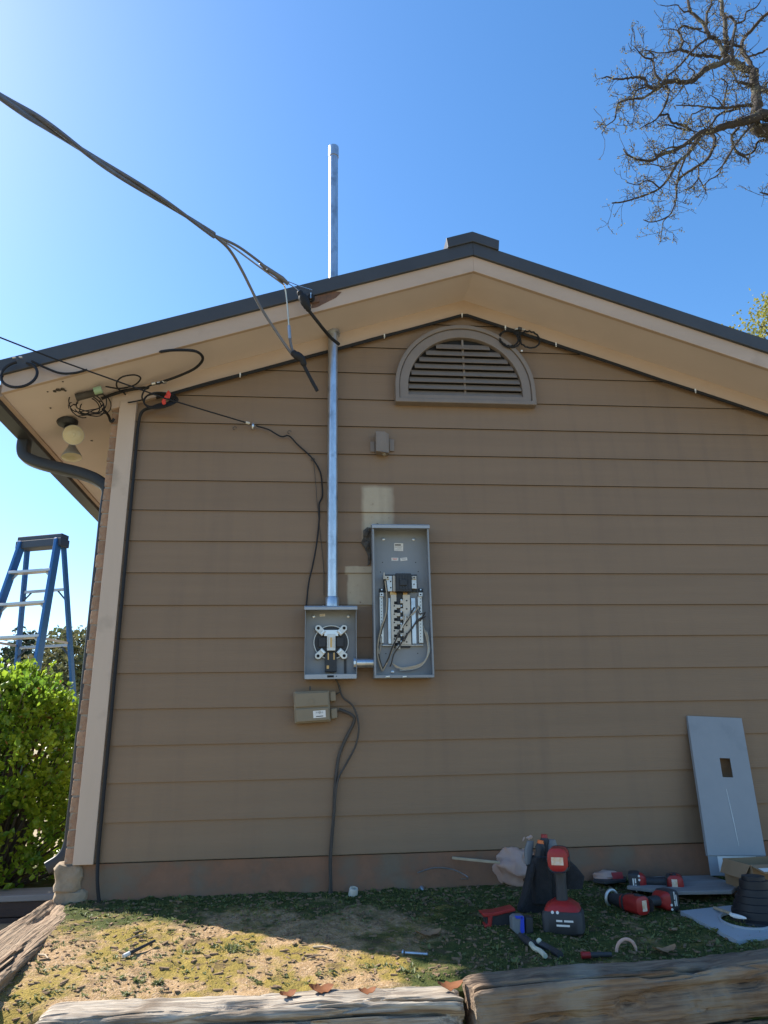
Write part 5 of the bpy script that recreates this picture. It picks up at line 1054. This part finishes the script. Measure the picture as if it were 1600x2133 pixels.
handle(1123, 1800, 1126, 1757, .015, 'tool_black', YP-.035, 'screwdriver', 'screwdriver with a bright orange end sticking out of the tool pouch', 'orange_plastic')
b = MB(); b.loft([(W(1123, 1772, YP-.052), (.003, 0, 0), (0, .003, .0)), (W(1123, 1758, YP-.052), (.0035, 0, 0), (0, .003, 0))], 10, 2.5)
px_loft([(1139, 1161, 1810), (1138, 1161, 1780), (1139, 1160, 1760), (1143, 1156, 1749)], .022, p=2.6, Y=YP+.005).build('round_case', 'tool_grey', pouch, smooth=True)
px_loft([(1158, 1176, 1802), (1157, 1178, 1778), (1159, 1176, 1772)], .016, p=5, Y=YP-.02).build('clear_case', 'film', pouch)
px_loft([(1094, 1106, 1800), (1092, 1110, 1770), (1098, 1112, 1752)], .012, p=3, Y=YP).build('grey_tool', 'tool_grey', pouch, smooth=True)
# plastic bag
gb2 = G(1070, 1848); YG = gb2.y+.06
bag = thing('plastic_bag', 'crumpled pinkish clear plastic bag slumped beside the tool pouch', 'bag', gb2)
c = W(1070, 1806, YG); b = MB(); b.blob(c, (.112, .08, .09), 56, 36, .45, 1.7, 4)
for p in b.v: p += noise.noise_vector(p*22)*.016+noise.noise_vector(p*70)*.003
b.build('body', 'film', bag, smooth=True)
b = MB(); secs = []
for k, (x, y, r_) in enumerate(((1086, 1782, .045), (1092, 1768, .028), (1096, 1756, .03), (1096, 1745, .04), (1098, 1737, .03))): secs.append((W(x, y, YG), Vector((r_, 0, .006)), Vector((0, r_*.6, 0))))
b.loft(secs, 24, 2)
for p in b.v: p += noise.noise_vector(p*40)*.014
b.build('neck', 'film', bag)
b = MB(); b.blob(W(1095, 1822, YG-.05), (.030, .03, .042), 14, 10, .4, 2, 8); b.build('orange_content', 'rust', bag, smooth=True)
# red and black clamp tool, tape measure, pliers
ga = G(1042, 1928); t = thing('pipe_cutter', 'red and black hand cutter lying left of the tape measure', 'hand tool', ga); Yc = ga.y
def px_poly(pts, Y, th, name, mat, parent, bevel=.003):
    b = MB(); b.prism([W(x, y, Y) for x, y in pts], (0, th, 0)); return b.build(name, mat, parent, bevel=bevel)
px_poly([(1012, 1910), (1074, 1898), (1076, 1926), (1014, 1931)], Yc, .06, 'body', 'tool_black', t)
px_poly([(1003, 1903), (1035, 1900), (1072, 1891), (1075, 1898), (1034, 1908), (1008, 1911)], Yc-.01, .07, 'upper_frame', 'tool_red', t)
px_poly([(1017, 1910), (1027, 1908), (1024, 1932), (1010, 1933), (1012, 1927), (1018, 1925)], Yc-.012, .06, 'side_frame', 'tool_red', t)
gt = G(1090, 1946); t = thing('tape_measure', 'black tape measure with a bright blue stripe in front of the tool pouch', 'tape measure', gt); Yc = gt.y
px_poly([(1067, 1912), (1074, 1908), (1092, 1908), (1094, 1947), (1078, 1948), (1068, 1938)], Yc, .05, 'case', 'tool_grey', t, .005)
px_poly([(1095, 1911), (1111, 1912), (1112, 1944), (1095, 1947)], Yc+.005, .05, 'side', 'tool_black', t, .005)
px_poly([(1085, 1909), (1092, 1911), (1093, 1942), (1087, 1946), (1084, 1938)], Yc-.004, .0038, 'stripe', 'blue_plastic', t, .001); px_poly([(1072, 1908), (1090, 1908), (1090, 1914), (1076, 1914)], Yc-.004, .0038, 'stripe', 'blue_plastic', t, .001)
pj = thing('pliers', 'open pliers with pale and black grips lying behind the dark timber', 'pliers', G(1110, 1968))
up_ = Vector((0, 0, .014)); q = lambda x, y: G(x, y)+up_
b = MB(); b.tube(spline([q(1083, 1955), q(1096, 1966), q(1108, 1975)], 4), [.008, .011, .013, .014, .015, .015, .015, .014, .013], 8); b.build('jaws', 'tool_black', pj, smooth=True)
b = MB(); b.tube(spline([q(1106, 1974), q(1114, 1984), q(1126, 1990), q(1137, 2001)], 4), .009, 8); b.build('grip', 'cream_grip', pj, smooth=True)
b = MB(); b.tube(spline([q(1110, 1972), q(1128, 1976), q(1148, 1986), q(1168, 1998)], 4), [.009]*4+[.013]*9, 8); b.build('grip', 'tool_black', pj, smooth=True)
b = MB(); b.blob(q(1124, 1974)+Vector((0, 0, .008)), .011, 10, 8, .1); b.build('pivot_cap', 'cream_grip', pj, smooth=True)
a, c = G(1212, 1999)+Vector((0, 0, .014)), G(1275, 1997)+Vector((0, 0, .014)); sdv = thing('screwdriver', 'screwdriver with a red handle end lying along the dark timber', 'hand tool', a)
b = MB(); b.cyl(a, a.lerp(c, .3), .012, .011, 12); b.build('handle_end', 'tool_red', sdv, smooth=True)
b = MB(); b.cyl(a.lerp(c, .3), c, .010, .008, 12); b.build('handle', 'tool_black', sdv, smooth=True)
p = G(1305, 1982); b = MB(); b.tube([p+Vector((.038*math.cos(k), -.004*math.sin(k), .042*math.sin(k))) for k in fr(-.4, 3.54, 22)], .006, 8); tag(b.build('plastic_ring', 'film', smooth=True, org=p), 'half-sunk pale grey ring standing in the grass by the dark timber', 'ring')
# packaging behind the drills
gk = G(1270, 1846); pk = thing('blister_pack', 'clear blister pack with a black tray and a red label lying by the wall', 'package', gk)
A_ = [G(1236, 1846), G(1262, 1852), G(1305, 1850), G(1306, 1836), G(1240, 1834)]; zt = max(p.z for p in A_)+.006
b = MB(); b.prism([(p.x, p.y, zt) for p in A_], (0, 0, .012)); b.build('tray', 'tool_black', pk, bevel=.002)
b = MB(); b.blob((gk.x+.0, gk.y+.035, zt+.02), (.065, .04, .026), 18, 10, .3, 2, 3); b.build('blister', 'film', pk, smooth=True)
b = MB(); b.obox((gk.x+.045, gk.y-.0, zt+.026), (.028, 0, 0), (0, .004, .014), (0, .001, -.0004)); b.build('label', 'tool_red', pk)
# leaning panel cover
tl_, tr_, bl_, br_ = W(1432, 1491, -.022), W(1545, 1496, -.022), W(1481, 1824, -.19), W(1603, 1824, -.19)
cv = thing('panel_cover', 'tall grey steel panel cover with a square cut-out leaning against the siding', 'panel cover', (bl_+br_)/2)
ux = (tr_-tl_)*.5+(br_-bl_)*.5; nrm = ux.cross(tl_-bl_).normalized()
if nrm.y > 0: nrm = -nrm
def cvp(u, v): return (bl_.lerp(br_, u)).lerp(tl_.lerp(tr_, u), v)
hu0, hu1, hv0, hv1 = .47, .66, .595, .72
b = MB()
for (u0, u1, v0, v1) in ((0, 1, .115, hv0), (0, 1, hv1, 1), (0, hu0, hv0, hv1), (hu1, 1, hv0, hv1)):
    pass
us, vs_ = [0, hu0, hu1, 1], [.115, hv0, hv1, 1]; pts = [cvp(u, v) for v in vs_ for u in us]; th = -nrm*.0035
cells = [(i, j) for j in range(3) for i in range(3) if (i, j) != (1, 1)]
fs = []
for i, j in cells: fs += [(j*4+i, j*4+i+1, j*4+i+5, j*4+i+4), (16+j*4+i, 16+j*4+i+4, 16+j*4+i+5, 16+j*4+i+1)]
rimf = [(0, 1), (1, 2), (2, 3), (3, 7), (7, 11), (11, 15), (15, 14), (14, 13), (13, 12), (12, 8), (8, 4), (4, 0)]; hol = [(5, 9), (9, 10), (10, 6), (6, 5)]
fs += [(a, c, c+16, a+16) for a, c in rimf+hol]
b.add(pts+[p+th for p in pts], fs); b.build('sheet', 'grey_enamel', cv)
for u0, u1, v0, v1 in ((0, .012, .115, 1), (.988, 1, .115, 1), (.012, .988, .99, 1)):
    b = MB(); b.prism([cvp(u0, v0)+th, cvp(u1, v0)+th, cvp(u1, v1)+th, cvp(u0, v1)+th], -nrm*.018); b.build('flange', 'grey_enamel', cv)
b = MB(); off = nrm*.004; b.prism([cvp(.012, 0)+th*2, cvp(.99, 0)+th*2, cvp(.99, .122)+th*2, cvp(.012, .122)+th*2], th); b.build('lower_sheet', 'grey_enamel', cv)
b = MB(); b.prism([cvp(.17, .02)+th*1.9, cvp(.80, .02)+th*1.9, cvp(.83, .112)+th*1.9, cvp(.17, .112)+th*1.9], -th*.2); cl_ = b.build('label_sheet', 'paper', cv)
for k in range(4):
    b = MB(); a = cvp(.36+.12*k, .06)+th*1.66; b.obox(a, ux*.003, nrm*.0002, (tl_-bl_)*.012); b.build('print_line', 'ink_grey', cl_)
b = MB(); b.tube([cvp(.50, .52)+nrm*.0006, cvp(.53, .35)+nrm*.0008, cvp(.56, .17)+nrm*.0006], [.0015, .0025, .001], 5); b.build('scratch', 'aluminium', cv)
# meter cover with its round hole
cr = [G(1419, 1908), G(1528, 1902), G(1660, 1935), G(1536, 1968)]
zc0 = [p.z+.016 for p in cr]; zc0[0] += .004
cc = [Vector((p.x, p.y, z)) for p, z in zip(cr, zc0)]
e1 = (cc[3]-cc[0]); w_ = e1.length; e2 = Vector((-e1.y, e1.x, 0)); e2 = e2.normalized()*w_*.95
if e2.x < 0: e2 = -e2
cc = [cc[0], cc[0]+e2+Vector((0, 0, .01)), cc[3]+e2+Vector((0, 0, .008)), cc[3]]
mc = thing('meter_cover', 'grey steel meter cover with a big round hole lying on the grass', 'panel cover', sum(cc, Vector())/4)
def mcp(u, v): return cc[0].lerp(cc[3], u).lerp(cc[1].lerp(cc[2], u), v)
N = 48; outer, inner = [], []
for i in range(N):
    a = 2*math.pi*i/N; cx, sy = math.cos(a), math.sin(a); k = .5/max(abs(cx), abs(sy)); outer.append(mcp(.5+cx*k, .5+sy*k)); inner.append(mcp(.53+cx*.27, .5+sy*.27))
b = MB(); b.ring(outer, inner, (0, 0, -.003)); b.build('sheet', 'grey_enamel_lip', mc)
b = MB(); b.ring([p+Vector((0, 0, .0002)) for p in [mcp(.53+math.cos(2*math.pi*i/N)*.29, .5+math.sin(2*math.pi*i/N)*.29) for i in range(N)]], [p+Vector((0, 0, .0002)) for p in inner], (0, 0, .007)); b.build('collar', 'grey_enamel_lip', mc, smooth=True)
for i in range(4):
    p0, p1 = cc[i], cc[(i+1) % 4]; b = MB(); b.bar(p0-Vector((0, 0, .012)), p1-Vector((0, 0, .012)), .003, .018, (0, 0, 1)); b.build('flange', 'grey_enamel_lip', mc)
# rubber boot and cardboard box
gq2 = G(1585, 1921); bt = thing('rubber_boot', 'black ribbed rubber pipe boot standing behind the round-hole cover', 'pipe boot', gq2)
prof = [(.145, .0), (.14, .012), (.118, .02), (.113, .045), (.106, .047), (.10, .07), (.093, .072), (.088, .095), (.08, .097), (.074, .12), (.066, .122), (.062, .15), (.052, .152), (.05, .165)]
b = MB(); b.lathe([(r_*.92, h*1.05) for r_, h in prof], gq2+Vector((.02, .04, -.005)), (0, 0, 1), 36); b.build('cone', 'rubber', bt, smooth=True)
b = MB(); b.bar(G(1490, 1904)+Vector((0, 0, .025)), G(1522, 1921)+Vector((0, -.01, .035)), .014, .01, (0, 0, 1)); tag(b.build('wood_stake', 'pale_wood', bevel=.002, org=G(1490, 1904)), 'short wooden handle resting on the round-hole cover', 'stick')
a = G(1520, 1924)+Vector((0, -.012, .035)); c = G(1554, 1930)+Vector((0, -.01, .033)); b = MB(); b.loft([(a.lerp(c, k), Vector((0, .012*w, .004*w)), Vector((0, 0, .006*w))) for k, w in ((0, .5), (.15, 1.1), (.5, 1), (.8, .8), (1, .4))], 12, 2.4); tag(b.build('paint_brush', 'paper', smooth=True, org=a), 'small white brush-like strip lying across the round hole', 'brush')
gb3 = G(1580, 1893); cb = thing('cardboard_box', 'open brown cardboard box with white labels at the right edge of the photo', 'box', gb3)
x0, y0, z0 = gb3.x+.0, gb3.y+.0, gb3.z
b = MB(); b.box(x0, x0+.34, y0, y0+.004, z0, z0+.17); b.build('front_side', 'cardboard', cb)
b = MB(); b.box(x0, x0+.004, y0+.0045, y0+.24, z0, z0+.17); b.build('left_side', 'cardboard', cb)
b = MB(); b.box(x0, x0+.34, y0+.2405, y0+.2445, z0, z0+.17); b.build('back_side', 'cardboard', cb)
b = MB(); b.box(x0+.336, x0+.34, y0+.0045, y0+.24, z0, z0+.17); b.build('right_side', 'cardboard', cb)
b = MB(); b.prism([(x0-.008, y0+.0, z0+.172), (x0+.34, y0+.0, z0+.172), (x0+.34, y0-.10, z0+.155), (x0-.005, y0-.10, z0+.155)], (0, 0, .004)); fp = b.build('top_flap', 'cardboard', cb)
for k, (xa, xb, mat) in enumerate(((.0, .07, 'paper'), (.075, .12, 'paper'), (.125, .17, 'blue_ink'), (.175, .24, 'paper'))):
    b = MB(); b.prism([(x0+xa, y0-.05, z0+.1685), (x0+xb, y0-.05, z0+.1685), (x0+xb, y0-.092, z0+.1615), (x0+xa, y0-.092, z0+.1615)], (0, 0, .0008)); b.build('label', mat, fp)
b = MB(); b.prism([(x0-.003, y0+.01, z0+.17), (x0-.003, y0+.23, z0+.17), (x0-.035, y0+.22, z0+.115), (x0-.035, y0+.02, z0+.115)], (.003, 0, .003)); b.build('side_flap', 'cardboard', cb)
